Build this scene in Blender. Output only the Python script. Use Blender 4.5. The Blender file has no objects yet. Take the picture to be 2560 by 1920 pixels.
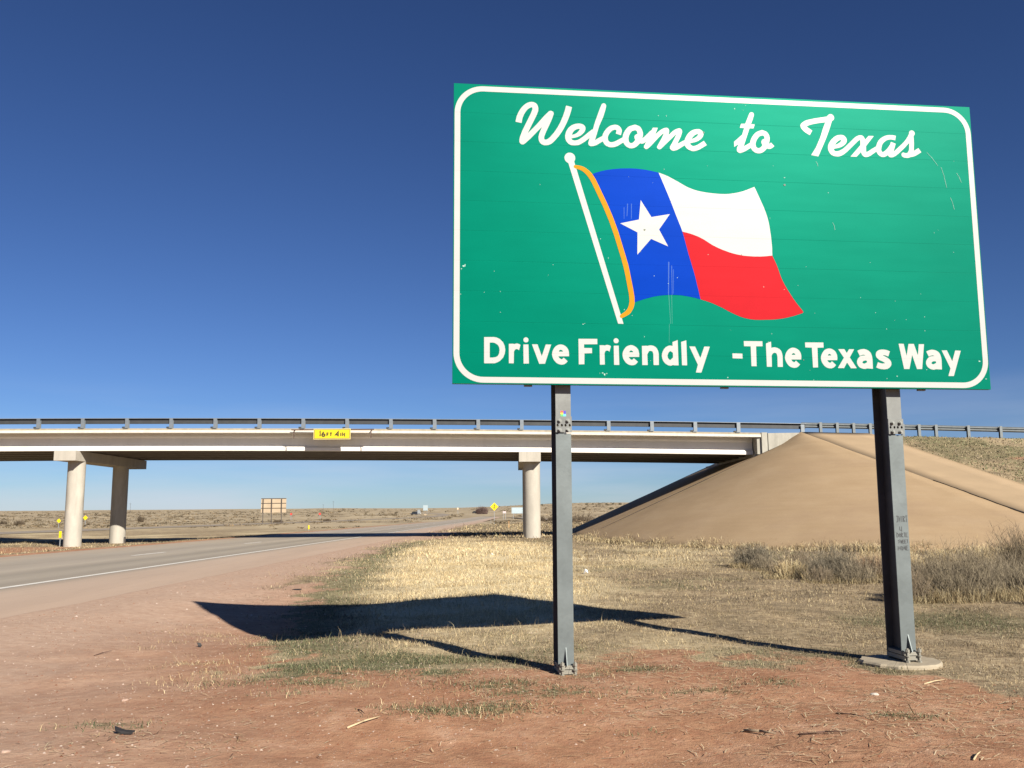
import bpy, math, random
import numpy as np
from mathutils import Vector, Matrix
from mathutils.geometry import tessellate_polygon
R = math.radians
random.seed(7)
rng = np.random.default_rng(11)
scene = bpy.context.scene
col = scene.collection

# ------------------------------------------------------------------ camera
FPX = 2280.0
EYE = 1.3
PITCH = math.atan(328 / FPX)
ROLL = 0.007
cam_d = bpy.data.cameras.new('camera')
cam_d.sensor_width = 36
cam_d.lens = FPX / 2560 * 36
cam_d.clip_start = 0.05
cam_d.clip_end = 20000
cam = bpy.data.objects.new('camera', cam_d)
col.objects.link(cam)
_f = Vector((0, math.cos(PITCH), math.sin(PITCH)))
_u0 = Vector((0, -math.sin(PITCH), math.cos(PITCH)))
_r0 = Vector((1, 0, 0))
_r = _r0 * math.cos(ROLL) - _u0 * math.sin(ROLL)
_u = _r0 * math.sin(ROLL) + _u0 * math.cos(ROLL)
cam.matrix_world = Matrix(((_r.x, _u.x, -_f.x, 0), (_r.y, _u.y, -_f.y, 0), (_r.z, _u.z, -_f.z, EYE), (0, 0, 0, 1)))
scene.camera = cam

# ------------------------------------------------------------------ light
SUN_EL, SUN_AZ = 30.0, 147.9          # azimuth clockwise from +Y
world = bpy.data.worlds.new('World')
scene.world = world
world.use_nodes = True
wn = world.node_tree.nodes
wl = world.node_tree.links
bg = wn['Background']
sky = wn.new('ShaderNodeTexSky')
sky.sky_type = 'NISHITA'
sky.sun_disc = False
sky.sun_elevation = R(SUN_EL)
sky.sun_rotation = R(SUN_AZ)
sky.altitude = 1400
sky.air_density = 1.0
sky.dust_density = 0.35
sky.ozone_density = 2.2
def _vm(a, v):
    n = wn.new('ShaderNodeVectorMath'); n.operation = 'MULTIPLY'; wl.new(a, n.inputs[0]); n.inputs[1].default_value = v; return n.outputs[0]
_g = wn.new('ShaderNodeGamma'); _g.inputs[1].default_value = 1.2       # clear dry winter air: deeper zenith
wl.new(_vm(sky.outputs[0], (.1046,) * 3), _g.inputs[0])
_s = _vm(_g.outputs[0], (4.35, 5.45, 7.75))
# a few thin veils of high cloud low in the sky
_tc = wn.new('ShaderNodeTexCoord'); _mp = wn.new('ShaderNodeMapping'); _mp.inputs['Scale'].default_value = (2.2, 2.2, 22)
_mp.inputs['Rotation'].default_value = (0, R(5), 0)
wl.new(_tc.outputs['Generated'], _mp.inputs[0])
_nz = wn.new('ShaderNodeTexNoise'); _nz.inputs['Scale'].default_value = 1.3; _nz.inputs['Detail'].default_value = 5; wl.new(_mp.outputs[0], _nz.inputs['Vector'])
_sx = wn.new('ShaderNodeSeparateXYZ'); wl.new(_tc.outputs['Generated'], _sx.inputs[0])
_rp = wn.new('ShaderNodeValToRGB'); _rp.color_ramp.elements[0].position = .42; _rp.color_ramp.elements[1].position = .75; wl.new(_nz.outputs['Fac'], _rp.inputs[0])
_lo = wn.new('ShaderNodeMapRange'); _lo.inputs['From Min'].default_value = .02; _lo.inputs['From Max'].default_value = .14; _lo.inputs['To Min'].default_value = .55; _lo.inputs['To Max'].default_value = 0; wl.new(_sx.outputs[2], _lo.inputs[0])
_mu = wn.new('ShaderNodeMath'); _mu.operation = 'MULTIPLY'; wl.new(_rp.outputs[0], _mu.inputs[0]); wl.new(_lo.outputs[0], _mu.inputs[1])
_mx = wn.new('ShaderNodeMix'); _mx.data_type = 'RGBA'; wl.new(_mu.outputs[0], _mx.inputs[0]); wl.new(_s, _mx.inputs[6]); _mx.inputs[7].default_value = (6.2, 6.6, 7.6, 1)
wl.new(_mx.outputs[2], bg.inputs[0])
bg.inputs[1].default_value = 0.056
sun_d = bpy.data.lights.new('sun', 'SUN')
sun_d.energy = 5.0
sun_d.angle = R(0.53)
sun_d.color = (1.0, 0.93, 0.82)
sun = bpy.data.objects.new('sun', sun_d)
col.objects.link(sun)
sdir = Vector((math.sin(R(SUN_AZ)) * math.cos(R(SUN_EL)), math.cos(R(SUN_AZ)) * math.cos(R(SUN_EL)), math.sin(R(SUN_EL))))
sun.rotation_euler = sdir.to_track_quat('Z', 'Y').to_euler()
sun.location = (20, -30, 30)
scene.view_settings.view_transform = 'Standard'
scene.view_settings.look = 'None'
scene.view_settings.exposure = 0.9
scene.view_settings.gamma = 1.0

scene.cycles.max_bounces = 6
scene.cycles.diffuse_bounces = 2

# ------------------------------------------------------------------ helpers
def tag(o, label=None, cat=None, group=None, kind=None):
    if label: o['label'] = label
    if cat: o['category'] = cat
    if group: o['group'] = group
    if kind: o['kind'] = kind
    return o

def empty(name, loc=(0, 0, 0), rz=0.0):
    o = bpy.data.objects.new(name, None)
    o.empty_display_size = 0.3
    o.location = loc
    o.rotation_euler = (0, 0, rz)
    col.objects.link(o)
    return o

def mat_of(o):
    m = o.matrix_basis.copy()
    if o.parent:
        m = mat_of(o.parent) @ o.matrix_parent_inverse @ m
    return m

def adopt(o, parent, keep_world=True):
    o.parent = parent
    if keep_world:
        o.matrix_parent_inverse = mat_of(parent).inverted()

class MB:
    """collects simple solids into one mesh"""
    def __init__(s):
        s.v = []; s.f = []; s.m = []; s.mi = 0
    def add(s, vs, fs):
        n = len(s.v)
        s.v += [tuple(v) for v in vs]
        s.f += [tuple(i + n for i in f) for f in fs]
        s.m += [s.mi] * len(fs)
        return s
    def box(s, x0, x1, y0, y1, z0, z1, M=None):
        vs = [Vector((x, y, z)) for z in (z0, z1) for y in (y0, y1) for x in (x0, x1)]
        if M is not None: vs = [M @ v for v in vs]
        return s.add(vs, [(0, 2, 3, 1), (4, 5, 7, 6), (0, 1, 5, 4), (2, 6, 7, 3), (0, 4, 6, 2), (1, 3, 7, 5)])
    def sweep(s, prof, path, caps=True):
        """prof: closed list of (side, up); path: list of (origin, side vector, up vector)"""
        n = len(prof); k = len(path); vs = []
        for o, a, b in path:
            for p in prof: vs.append(Vector(o) + Vector(a) * p[0] + Vector(b) * p[1])
        fs = []
        for i in range(k - 1):
            for j in range(n):
                j2 = (j + 1) % n
                fs.append((i * n + j, i * n + j2, (i + 1) * n + j2, (i + 1) * n + j))
        if caps:
            fs.append(tuple(range(n - 1, -1, -1))); fs.append(tuple((k - 1) * n + j for j in range(n)))
        return s.add(vs, fs)
    def tube(s, p0, p1, r0, r1=None, n=12, caps=True):
        r1 = r0 if r1 is None else r1
        p0 = Vector(p0); p1 = Vector(p1); d = (p1 - p0).normalized()
        a = d.orthogonal().normalized(); b = d.cross(a)
        vs = [p + (a * math.cos(t) + b * math.sin(t)) * r for p, r in ((p0, r0), (p1, r1)) for t in [2 * math.pi * i / n for i in range(n)]]
        fs = [(i, (i + 1) % n, n + (i + 1) % n, n + i) for i in range(n)]
        if caps: fs += [tuple(range(n - 1, -1, -1)), tuple(range(n, 2 * n))]
        return s.add(vs, fs)
    def poly_slab(s, loops, z0, z1):
        """flat shape(s) with holes in local xy, from z0 to z1 (front)"""
        vs = [Vector((p[0], p[1], z1)) for L in loops for p in L]
        tr = tessellate_polygon([[Vector((p[0], p[1], 0)) for p in L] for L in loops])
        fs = []
        for t in tr:
            a, b, c = (vs[i] for i in t)
            fs.append(tuple(t) if (b - a).cross(c - a).z > 0 else tuple(reversed(t)))
        s.add(vs, fs)
        if z0 is not None:
            n0 = 0
            for L in loops:
                k = len(L)
                w = [(p[0], p[1], z1) for p in L] + [(p[0], p[1], z0) for p in L]
                s.add(w, [(i, (i + 1) % k, k + (i + 1) % k, k + i) for i in range(k)])
        return s
    def build(s, name, mats, parent=None, matrix=None, smooth=False, bevel=0):
        me = bpy.data.meshes.new(name)
        me.from_pydata(s.v, [], s.f)
        mats = mats if isinstance(mats, (list, tuple)) else [mats]
        for m in mats: me.materials.append(m)
        if len(mats) > 1: me.polygons.foreach_set('material_index', s.m)
        if smooth:
            me.polygons.foreach_set('use_smooth', [True] * len(me.polygons))
        me.update()
        o = bpy.data.objects.new(name, me)
        col.objects.link(o)
        if matrix is not None: o.matrix_world = matrix
        if parent is not None:
            o.parent = parent
            o.matrix_parent_inverse = mat_of(parent).inverted()
        if bevel:
            b = o.modifiers.new('bevel', 'BEVEL'); b.width = bevel; b.segments = 2; b.limit_method = 'ANGLE'
        return o

def np_mesh(name, V, F, mats, smooth=False, attr=None, parent=None):
    """V (n,3), F (m,k) all faces with k corners; attr: dict name -> (n,4) colours"""
    me = bpy.data.meshes.new(name)
    n, (m, k) = len(V), F.shape
    me.vertices.add(n); me.vertices.foreach_set('co', np.asarray(V, np.float32).ravel())
    me.loops.add(m * k); me.loops.foreach_set('vertex_index', F.astype(np.int32).ravel())
    me.polygons.add(m); me.polygons.foreach_set('loop_start', np.arange(0, m * k, k, dtype=np.int32))
    me.polygons.foreach_set('loop_total', np.full(m, k, np.int32))
    if smooth: me.polygons.foreach_set('use_smooth', np.ones(m, bool))
    for a, c in (attr or {}).items():
        t = me.attributes.new(a, 'FLOAT_COLOR', 'POINT'); t.data.foreach_set('color', np.asarray(c, np.float32).ravel())
    for mm in (mats if isinstance(mats, (list, tuple)) else [mats]): me.materials.append(mm)
    me.update(); me.validate()
    o = bpy.data.objects.new(name, me); col.objects.link(o)
    if parent is not None: adopt(o, parent)
    return o

def sm(a, b, x):
    t = np.clip((np.asarray(x, float) - a) / (b - a), 0, 1)
    return t * t * (3 - 2 * t)

_perm = rng.permutation(512)
def vnoise(x, y, seed=0):
    x = np.asarray(x, float); y = np.asarray(y, float)
    xi = np.floor(x).astype(int); yi = np.floor(y).astype(int); fx = x - xi; fy = y - yi
    fx = fx * fx * (3 - 2 * fx); fy = fy * fy * (3 - 2 * fy)
    h = lambda i, j: _perm[(_perm[(i + seed * 37) & 511] + j) & 511] / 511.0
    return ((h(xi, yi) * (1 - fx) + h(xi + 1, yi) * fx) * (1 - fy) + (h(xi, yi + 1) * (1 - fx) + h(xi + 1, yi + 1) * fx) * fy) * 2 - 1
def fbm(x, y, o=4, seed=0):
    t = 0; a = 1.0; s = 0
    for k in range(o):
        t = t + a * vnoise(x * 2 ** k, y * 2 ** k, seed + k * 3); s += a; a *= .5
    return t / s

# ------------------------------------------------------------------ materials
class NT:
    def __init__(s, name):
        s.m = bpy.data.materials.new(name); s.m.use_nodes = True
        s.t = s.m.node_tree; s.n = s.t.nodes; s.l = s.t.links
        s.b = s.n['Principled BSDF']
    def new(s, typ, **kw):
        n = s.n.new(typ)
        for k, v in kw.items(): setattr(n, k, v)
        return n
    def link(s, a, b): s.l.new(a, b)
    def coord(s, kind='Object'):
        return s.new('ShaderNodeTexCoord').outputs[kind]
    def scale(s, vec, sc):
        m = s.new('ShaderNodeMapping'); m.inputs['Scale'].default_value = sc if isinstance(sc, tuple) else (sc,) * 3
        s.link(vec, m.inputs['Vector']); return m.outputs[0]
    def noise(s, vec, sc=5, det=4, rough=.55):
        n = s.new('ShaderNodeTexNoise'); n.inputs['Scale'].default_value = sc; n.inputs['Detail'].default_value = det
        n.inputs['Roughness'].default_value = rough
        s.link(vec, n.inputs['Vector']); return n.outputs['Fac']
    def ramp(s, fac, stops, interp='LINEAR'):
        r = s.new('ShaderNodeValToRGB'); r.color_ramp.interpolation = interp
        e = r.color_ramp.elements
        while len(e) < len(stops): e.new(.5)
        for i, (p, c) in enumerate(stops):
            e[i].position = p
            e[i].color = (c, c, c, 1) if isinstance(c, (int, float)) else (*c, 1)
        s.link(fac, r.inputs[0]); return r.outputs[0]
    def mix(s, fac, a, b, mode='MIX'):
        m = s.new('ShaderNodeMix', data_type='RGBA', blend_type=mode)
        for sock, v in ((m.inputs[0], fac), (m.inputs[6], a), (m.inputs[7], b)):
            if hasattr(v, 'is_linked') or hasattr(v, 'links'): s.link(v, sock)
            elif isinstance(v, (int, float)): sock.default_value = v if sock == m.inputs[0] else (v, v, v, 1)
            else: sock.default_value = (*v, 1)
        return m.outputs[2]
    def math(s, op, a, b=None, c=None, clamp=False):
        m = s.new('ShaderNodeMath', operation=op); m.use_clamp = clamp
        for i, v in enumerate((a, b, c)):
            if v is None: continue
            if isinstance(v, (int, float)): m.inputs[i].default_value = v
            else: s.link(v, m.inputs[i])
        return m.outputs[0]
    def bump(s, h, strength=.3, dist=.02):
        b = s.new('ShaderNodeBump'); b.inputs['Strength'].default_value = strength; b.inputs['Distance'].default_value = dist
        s.link(h, b.inputs['Height']); s.link(b.outputs[0], s.b.inputs['Normal'])
    def out(s, color=None, rough=None, metal=None, spec=None):
        for nm, v in (('Base Color', color), ('Roughness', rough), ('Metallic', metal), ('Specular IOR Level', spec)):
            if v is None: continue
            sock = s.b.inputs[nm]
            if isinstance(v, (int, float)): sock.default_value = v
            elif isinstance(v, tuple): sock.default_value = (*v, 1)
            else: s.link(v, sock)
        return s.m

def simple(name, c, rough=.7, var=.15, sc=6, metal=0, spec=.4, bump=0.0, kind='Object'):
    t = NT(name); co = t.coord(kind)
    n = t.noise(co, sc, 5)
    hi = tuple(min(1, x * (1 + var)) for x in c); lo = tuple(x * (1 - var) for x in c)
    cc = t.ramp(n, [(.3, lo), (.7, hi)])
    if bump: t.bump(t.noise(co, sc * 6, 4), bump, .01)
    return t.out(cc, rough, metal, spec)
SIGN = {
 'script': [[604,2152,619,2152,631,2159,682,2208,783,2319,785,2317,763,2261,755,2229,757,2201,761,2187,767,2177,776,2166,787,2159,801,2154,815,2152,832,2154,846,2157,864,2165,878,2175,902,2199,936,2240,965,2282,987,2320,1014,2376,1038,2436,1055,2492,1061,2520,1060,2522,1011,2534,1007,2530,995,2481,977,2429,952,2369,928,2324,895,2273,858,2229,836,2210,825,2206,815,2205,808,2208,807,2212,806,2222,808,2236,824,2278,867,2373,881,2408,894,2446,895,2457,892,2466,884,2474,871,2479,860,2477,850,2471,811,2431,740,2345,664,2263,662,2264,663,2268,742,2436,755,2474,756,2499,751,2520,744,2534,734,2544,717,2552,699,2555,678,2552,657,2544,636,2530,622,2517,606,2499,591,2478,579,2457,561,2415,550,2366,552,2361,601,2352,605,2354,611,2390,616,2408,628,2436,642,2460,658,2481,675,2495,692,2503,699,2503,702,2499,703,2485,690,2450,611,2282,589,2222,584,2198,584,2173,591,2160], [1971,2152,1980,2149,1994,2149,2022,2157,2092,2204,2095,2201,2103,2188,2110,2179,2131,2163,2159,2153,2173,2152,2187,2154,2208,2160,2232,2171,2301,2215,2274,2255,2215,2215,2190,2204,2176,2201,2169,2201,2155,2208,2148,2215,2146,2226,2148,2228,2190,2238,2222,2252,2248,2271,2265,2292,2273,2313,2273,2327,2269,2338,2262,2348,2253,2356,2243,2362,2229,2365,2211,2364,2190,2360,2169,2352,2152,2341,2133,2324,2117,2303,2105,2282,2094,2254,2092,2251,2082,2248,2029,2217,2027,2219,2028,2222,2061,2289,2073,2327,2074,2338,2071,2350,2065,2359,2057,2363,2047,2365,2036,2363,2008,2351,1985,2334,1949,2299,1946,2303,1952,2324,1953,2341,1948,2355,1938,2363,1931,2365,1921,2364,1903,2359,1886,2350,1859,2331,1826,2299,1825,2303,1848,2359,1847,2361,1802,2360,1789,2334,1776,2327,1725,2274,1704,2255,1702,2257,1709,2285,1710,2303,1704,2327,1693,2351,1684,2362,1672,2371,1641,2381,1630,2380,1588,2365,1574,2357,1562,2345,1546,2324,1532,2299,1524,2278,1521,2257,1518,2254,1452,2216,1431,2208,1417,2205,1403,2208,1392,2214,1387,2226,1384,2243,1386,2257,1393,2275,1404,2292,1417,2307,1427,2316,1438,2322,1452,2326,1459,2325,1465,2320,1466,2317,1459,2289,1504,2276,1506,2278,1514,2310,1515,2324,1512,2334,1505,2348,1495,2359,1483,2367,1473,2371,1459,2373,1445,2372,1413,2363,1389,2347,1369,2327,1352,2303,1341,2282,1335,2261,1287,2233,1270,2220,1268,2222,1273,2240,1308,2355,1345,2439,1366,2506,1375,2544,1374,2555,1368,2566,1361,2570,1354,2572,1343,2569,1336,2564,1322,2534,1269,2387,1250,2320,1238,2316,1158,2247,1123,2221,1109,2214,1095,2210,1081,2208,1067,2210,1056,2217,1053,2227,1098,2238,1119,2247,1137,2257,1154,2272,1168,2287,1177,2303,1182,2317,1182,2331,1180,2341,1174,2352,1161,2362,1147,2367,1130,2370,1112,2369,1091,2365,1070,2357,1056,2350,1042,2339,1027,2324,1015,2306,1006,2289,1000,2268,996,2247,998,2219,1004,2204,1011,2192,1021,2180,1032,2172,1043,2166,1056,2163,1074,2162,1098,2164,1116,2167,1130,2173,1170,2198,1217,2237,1217,2233,1206,2194,1205,2184,1209,2173,1214,2167,1228,2160,1252,2163,1280,2173,1336,2210,1339,2208,1352,2184,1368,2170,1396,2159,1410,2157,1427,2158,1448,2163,1473,2173,1525,2208,1539,2184,1557,2168,1581,2156,1602,2155,1623,2160,1644,2172,1658,2184,1679,2207,1693,2204,1707,2205,1720,2212,1732,2222,1733,2219,1723,2194,1716,2184,1715,2173,1717,2166,1722,2159,1728,2155,1739,2154,1749,2158,1781,2187,1853,2268,1882,2296,1900,2310,1901,2306,1882,2264,1837,2184,1836,2173,1840,2165,1847,2159,1858,2156,1865,2158,1872,2162,2015,2305,2017,2303,2006,2278,1977,2222,1960,2194,1956,2184,1955,2173,1957,2166,1963,2158], [3336,2152,3356,2149,3358,2152,3443,2331,3482,2429,3505,2495,3507,2499,3521,2509,3528,2520,3530,2530,3528,2544,3520,2557,3510,2564,3496,2567,3482,2563,3471,2556,3461,2541,3338,2517,3261,2497,3240,2487,3221,2474,3206,2460,3200,2450,3198,2439,3200,2425,3207,2411,3219,2397,3233,2383,3247,2373,3282,2353,3286,2354,3311,2397,3271,2425,3260,2436,3264,2439,3289,2451,3335,2464,3394,2476,3436,2482,3440,2481,3416,2425,3384,2334,3338,2236,3288,2159], [2596,2156,2603,2153,2614,2152,2638,2160,2670,2177,2715,2206,2729,2181,2747,2166,2761,2160,2775,2156,2789,2155,2803,2157,2820,2164,2835,2173,2851,2187,2866,2205,2869,2206,2887,2202,2901,2204,2915,2211,2938,2229,2938,2233,2911,2263,2908,2264,2894,2253,2890,2252,2889,2254,2897,2285,2899,2310,2894,2335,2883,2355,2876,2363,2866,2370,2838,2380,2827,2382,2789,2368,2764,2353,2744,2331,2726,2303,2715,2278,2709,2254,2652,2220,2649,2222,2709,2390,2712,2393,2747,2393,2762,2432,2757,2434,2729,2434,2726,2436,2743,2478,2758,2523,2756,2537,2751,2544,2743,2549,2736,2550,2726,2548,2715,2539,2671,2436,2631,2434,2618,2394,2656,2393,2658,2390,2635,2323,2631,2323,2628,2321,2558,2257,2558,2208,2596,2234,2598,2233,2584,2201,2581,2184,2582,2173,2585,2166], [3522,2156,3545,2155,3562,2158,3583,2167,3604,2179,3639,2207,3741,2306,3757,2320,3769,2326,3772,2324,3772,2317,3770,2275,3667,2159,3727,2161,3769,2206,3772,2206,3780,2184,3793,2168,3811,2161,3828,2162,3846,2168,3867,2179,3923,2219,3930,2203,3938,2191,3954,2177,3968,2170,3982,2168,4000,2170,4015,2177,4031,2187,4035,2186,4042,2176,4052,2169,4066,2168,4080,2170,4108,2183,4140,2208,4196,2259,4252,2318,4246,2254,4241,2238,4231,2222,4224,2217,4203,2215,4196,2219,4189,2221,4182,2220,4174,2215,4168,2205,4168,2194,4172,2184,4178,2177,4189,2172,4199,2170,4224,2169,4238,2171,4252,2177,4283,2184,4308,2194,4364,2229,4364,2233,4339,2270,4294,2242,4292,2243,4299,2317,4299,2387,4311,2401,4313,2415,4311,2425,4304,2434,4294,2440,4283,2441,4269,2437,4261,2429,4256,2418,4256,2408,4244,2383,4225,2355,4203,2327,4174,2299,4098,2230,4094,2233,4118,2303,4115,2305,4073,2319,4070,2317,4063,2296,4035,2256,4007,2229,3986,2216,3980,2219,3974,2226,3972,2243,3980,2278,3987,2292,3994,2303,4007,2316,4021,2327,4035,2335,4052,2341,4073,2343,4091,2341,4112,2336,4115,2337,4124,2380,4122,2382,4094,2386,4056,2386,4021,2378,3996,2366,3970,2348,3950,2327,3937,2306,3923,2269,3879,2243,3846,2220,3828,2211,3825,2211,3823,2219,3825,2268,3904,2366,3907,2369,3905,2370,3856,2369,3821,2331,3810,2355,3804,2363,3795,2369,3786,2372,3776,2372,3762,2370,3748,2365,3730,2355,3713,2341,3619,2250,3599,2233,3566,2214,3548,2208,3534,2206,3524,2207,3515,2212,3511,2219,3510,2229,3559,2240,3580,2248,3601,2259,3618,2273,3629,2285,3638,2299,3641,2313,3641,2327,3635,2341,3625,2354,3615,2362,3604,2366,3587,2368,3566,2365,3548,2361,3534,2354,3517,2343,3486,2313,3464,2278,3457,2261,3454,2246,3453,2229,3456,2212,3462,2198,3471,2183,3480,2173,3492,2165,3506,2159], [1595,2204,1588,2207,1581,2213,1576,2226,1574,2250,1580,2275,1592,2299,1606,2317,1616,2322,1637,2328,1648,2326,1654,2317,1659,2296,1641,2286,1634,2279,1630,2272,1629,2257,1632,2247,1637,2240,1636,2236,1626,2222,1616,2212,1606,2206], [2778,2208,2767,2215,2761,2240,2763,2257,2773,2282,2789,2306,2802,2320,2827,2330,2841,2326,2847,2320,2849,2299,2834,2293,2827,2288,2820,2278,2817,2268,2818,2254,2827,2236,2813,2219,2803,2210,2789,2206], [1060,2261,1058,2264,1066,2282,1076,2296,1084,2304,1095,2311,1109,2317,1123,2320,1130,2319,1129,2313,1121,2299,1102,2279,1081,2266], [2162,2268,2160,2271,2168,2282,2190,2305,2208,2315,2222,2317,2223,2313,2218,2304,2204,2289,2183,2276], [3524,2271,3538,2289,3559,2308,3576,2316,3587,2318,3589,2317,3580,2301,3562,2286,3541,2274,3527,2270]],
 'motto': [[2131,121,2178,121,2181,123,2263,349,2263,352,2262,353,2216,353,2214,352,2178,257,2174,252,2132,349,2129,352,2079,352,2151,191], [4480,121,4484,118,4530,119,4532,121,4614,349,4614,352,4565,354,4561,352,4526,254,4481,354,4431,352,4504,188], [3358,174,3378,174,3395,181,3406,188,3421,205,3385,238,3382,237,3371,225,3364,224,3350,232,3341,247,3434,249,3437,272,3434,300,3427,316,3420,328,3410,337,3396,346,3381,352,3368,354,3354,353,3340,349,3325,342,3313,331,3302,317,3292,300,3285,282,3283,268,3284,251,3287,237,3294,221,3305,204,3315,193,3327,184,3343,177], [3672,174,3693,173,3711,178,3763,175,3765,177,3766,268,3763,289,3757,310,3749,325,3735,338,3714,349,3693,354,3676,353,3655,349,3630,338,3628,335,3648,291,3669,299,3683,302,3693,300,3704,296,3669,293,3649,286,3641,278,3630,266,3619,244,3619,223,3624,209,3630,198,3637,190,3648,182], [3840,174,3872,171,3903,176,3923,188,3938,205,3942,216,3943,230,3940,244,3931,258,3921,268,3907,278,3865,300,3872,301,3889,299,3917,289,3935,335,3933,338,3900,349,3879,352,3861,352,3840,349,3823,342,3812,334,3805,324,3800,310,3800,296,3804,282,3812,272,3830,256,3861,243,3882,230,3879,226,3858,224,3837,228,3816,236,3797,188,3819,178], [922,177,942,174,963,178,978,188,994,205,960,236,956,234,946,222,939,222,932,225,921,233,913,247,1005,249,1007,251,1006,261,1007,272,1004,293,1000,307,992,321,983,331,970,341,956,348,942,351,928,351,914,348,900,341,890,334,879,322,870,307,863,293,859,275,858,261,861,244,867,226,875,212,894,191,907,183], [1558,177,1576,179,1590,184,1600,192,1614,209,1579,239,1576,238,1565,226,1558,226,1551,228,1542,237,1533,251,1625,252,1627,254,1626,265,1628,275,1622,307,1616,321,1608,331,1597,341,1583,349,1569,354,1555,356,1541,353,1527,348,1515,342,1504,331,1492,314,1483,296,1479,279,1478,265,1481,247,1485,233,1495,216,1505,202,1516,192,1530,184,1544,179], [3011,177,3032,174,3053,177,3070,188,3086,205,3049,239,3037,226,3032,224,3018,231,3007,247,3011,249,3098,250,3100,254,3099,261,3102,272,3100,293,3097,307,3090,321,3081,334,3070,342,3056,350,3039,355,3025,356,3011,353,2994,345,2983,337,2972,325,2962,310,2956,296,2951,279,2949,265,2951,247,2957,230,2964,216,2974,202,2984,191,2997,183], [4320,177,4344,174,4369,180,4372,179,4421,177,4424,268,4421,289,4416,310,4407,328,4397,339,4379,350,4358,356,4337,358,4316,354,4285,342,4283,338,4302,296,4306,295,4323,302,4337,305,4348,304,4360,300,4323,296,4306,289,4288,273,4275,251,4273,240,4273,226,4281,205,4297,188], [270,181,274,177,361,179,385,188,407,201,434,230,448,265,452,296,447,331,433,363,407,389,379,403,354,407,270,405], [483,181,522,180,525,184,527,282,536,300,550,306,561,303,571,295,584,342,573,349,557,354,540,352,533,348,519,351,487,350,483,349], [610,181,613,179,656,181,653,345,652,347,613,346,609,345], [745,181,746,179,796,181,851,349,804,349,771,254,767,250,732,349,686,349,685,345], [1091,181,1093,179,1140,181,1142,276,1209,279,1209,324,1141,324,1139,328,1140,356,1257,359,1257,406,1093,404,1091,401], [1277,181,1282,179,1320,181,1319,282,1328,300,1341,305,1355,302,1362,293,1377,342,1366,350,1348,354,1334,353,1324,348,1310,350,1278,350,1277,349], [1402,181,1404,179,1446,179,1448,181,1446,349,1408,348,1404,348,1402,345], [1652,181,1698,181,1701,184,1699,275,1714,303,1719,306,1730,308,1744,304,1749,296,1753,282,1753,184,1758,182,1800,183,1802,275,1800,293,1796,310,1789,324,1782,335,1772,344,1754,353,1737,356,1719,355,1702,350,1695,352,1653,350], [1887,181,1908,178,1929,186,1933,182,1975,182,1977,184,1975,407,1929,389,1928,387,1928,356,1926,354,1912,357,1898,357,1884,352,1866,342,1849,324,1838,303,1831,282,1829,265,1832,244,1837,226,1845,212,1856,200,1870,189], [2779,181,2825,181,2827,282,2839,302,2853,308,2864,306,2871,303,2875,296,2878,286,2880,268,2878,184,2881,181,2923,181,2926,184,2928,279,2924,303,2918,321,2912,331,2902,341,2881,352,2857,357,2827,352,2827,405,2825,407,2783,391,2779,387], [3205,181,3207,179,3252,181,3255,359,3312,361,3313,363,3313,405,3312,407,3142,405,3142,363,3144,360,3203,359], [3438,181,3441,177,3494,178,3525,229,3557,180,3560,177,3609,178,3612,181,3553,275,3598,349,3595,350,3553,350,3550,349,3529,317,3525,319,3508,347,3504,350,3451,349,3451,345,3498,272], [4060,181,4061,178,4064,177,4110,178,4112,181,4145,306,4183,178,4232,179,4265,405,4264,407,4215,406,4201,307,4197,313,4169,405,4166,408,4117,407,4092,298,4071,407,4026,408,4023,405], [2008,184,2052,183,2054,188,2053,405,2052,406,2006,391], [2638,184,2685,184,2687,359,2689,363,2745,364,2747,366,2747,405,2747,408,2745,409,2576,408,2577,362,2636,362,2638,359], [3679,222,3672,226,3669,233,3679,245,3697,250,3713,247,3713,233,3690,221], [4334,225,4327,229,4324,233,4327,239,4334,247,4344,251,4355,252,4366,251,4370,247,4369,236,4344,223], [319,228,318,230,318,356,319,358,323,358,347,359,368,353,389,338,400,317,403,293,398,261,386,241,368,232,344,228], [1901,228,1891,236,1885,244,1881,254,1880,268,1884,282,1891,296,1901,305,1908,308,1929,293,1929,251,1905,229], [2532,251,2559,251,2559,294,2556,295,2468,296,2468,253,2472,252], [918,288,918,293,923,300,935,306,946,300,954,293,953,289], [1537,292,1544,303,1555,309,1569,302,1576,293], [3014,291,3012,293,3017,300,3028,307,3032,307,3039,303,3048,293,3046,291], [3350,289,3348,293,3350,296,3357,302,3364,305,3375,300,3382,293,3378,290], [623,366,631,364,641,366,648,371,652,377,654,384,653,394,648,402,641,407,634,409,624,408,617,403,612,398,610,391,610,380,614,373], [1421,370,1432,371,1439,375,1445,384,1447,391,1445,401,1440,408,1432,413,1425,415,1415,413,1408,408,1403,401,1401,394,1403,384,1407,377,1415,371]],
 'pole': [[1473,544,1491,543,1492,547,1075,2010,1085,2035,1084,2056,1076,2073,1061,2086,1043,2092,1022,2091,1005,2081,993,2066,987,2049,989,2031,993,2021,1000,2010,1008,2003,1022,1995,1444,547,1446,544]],
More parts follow.
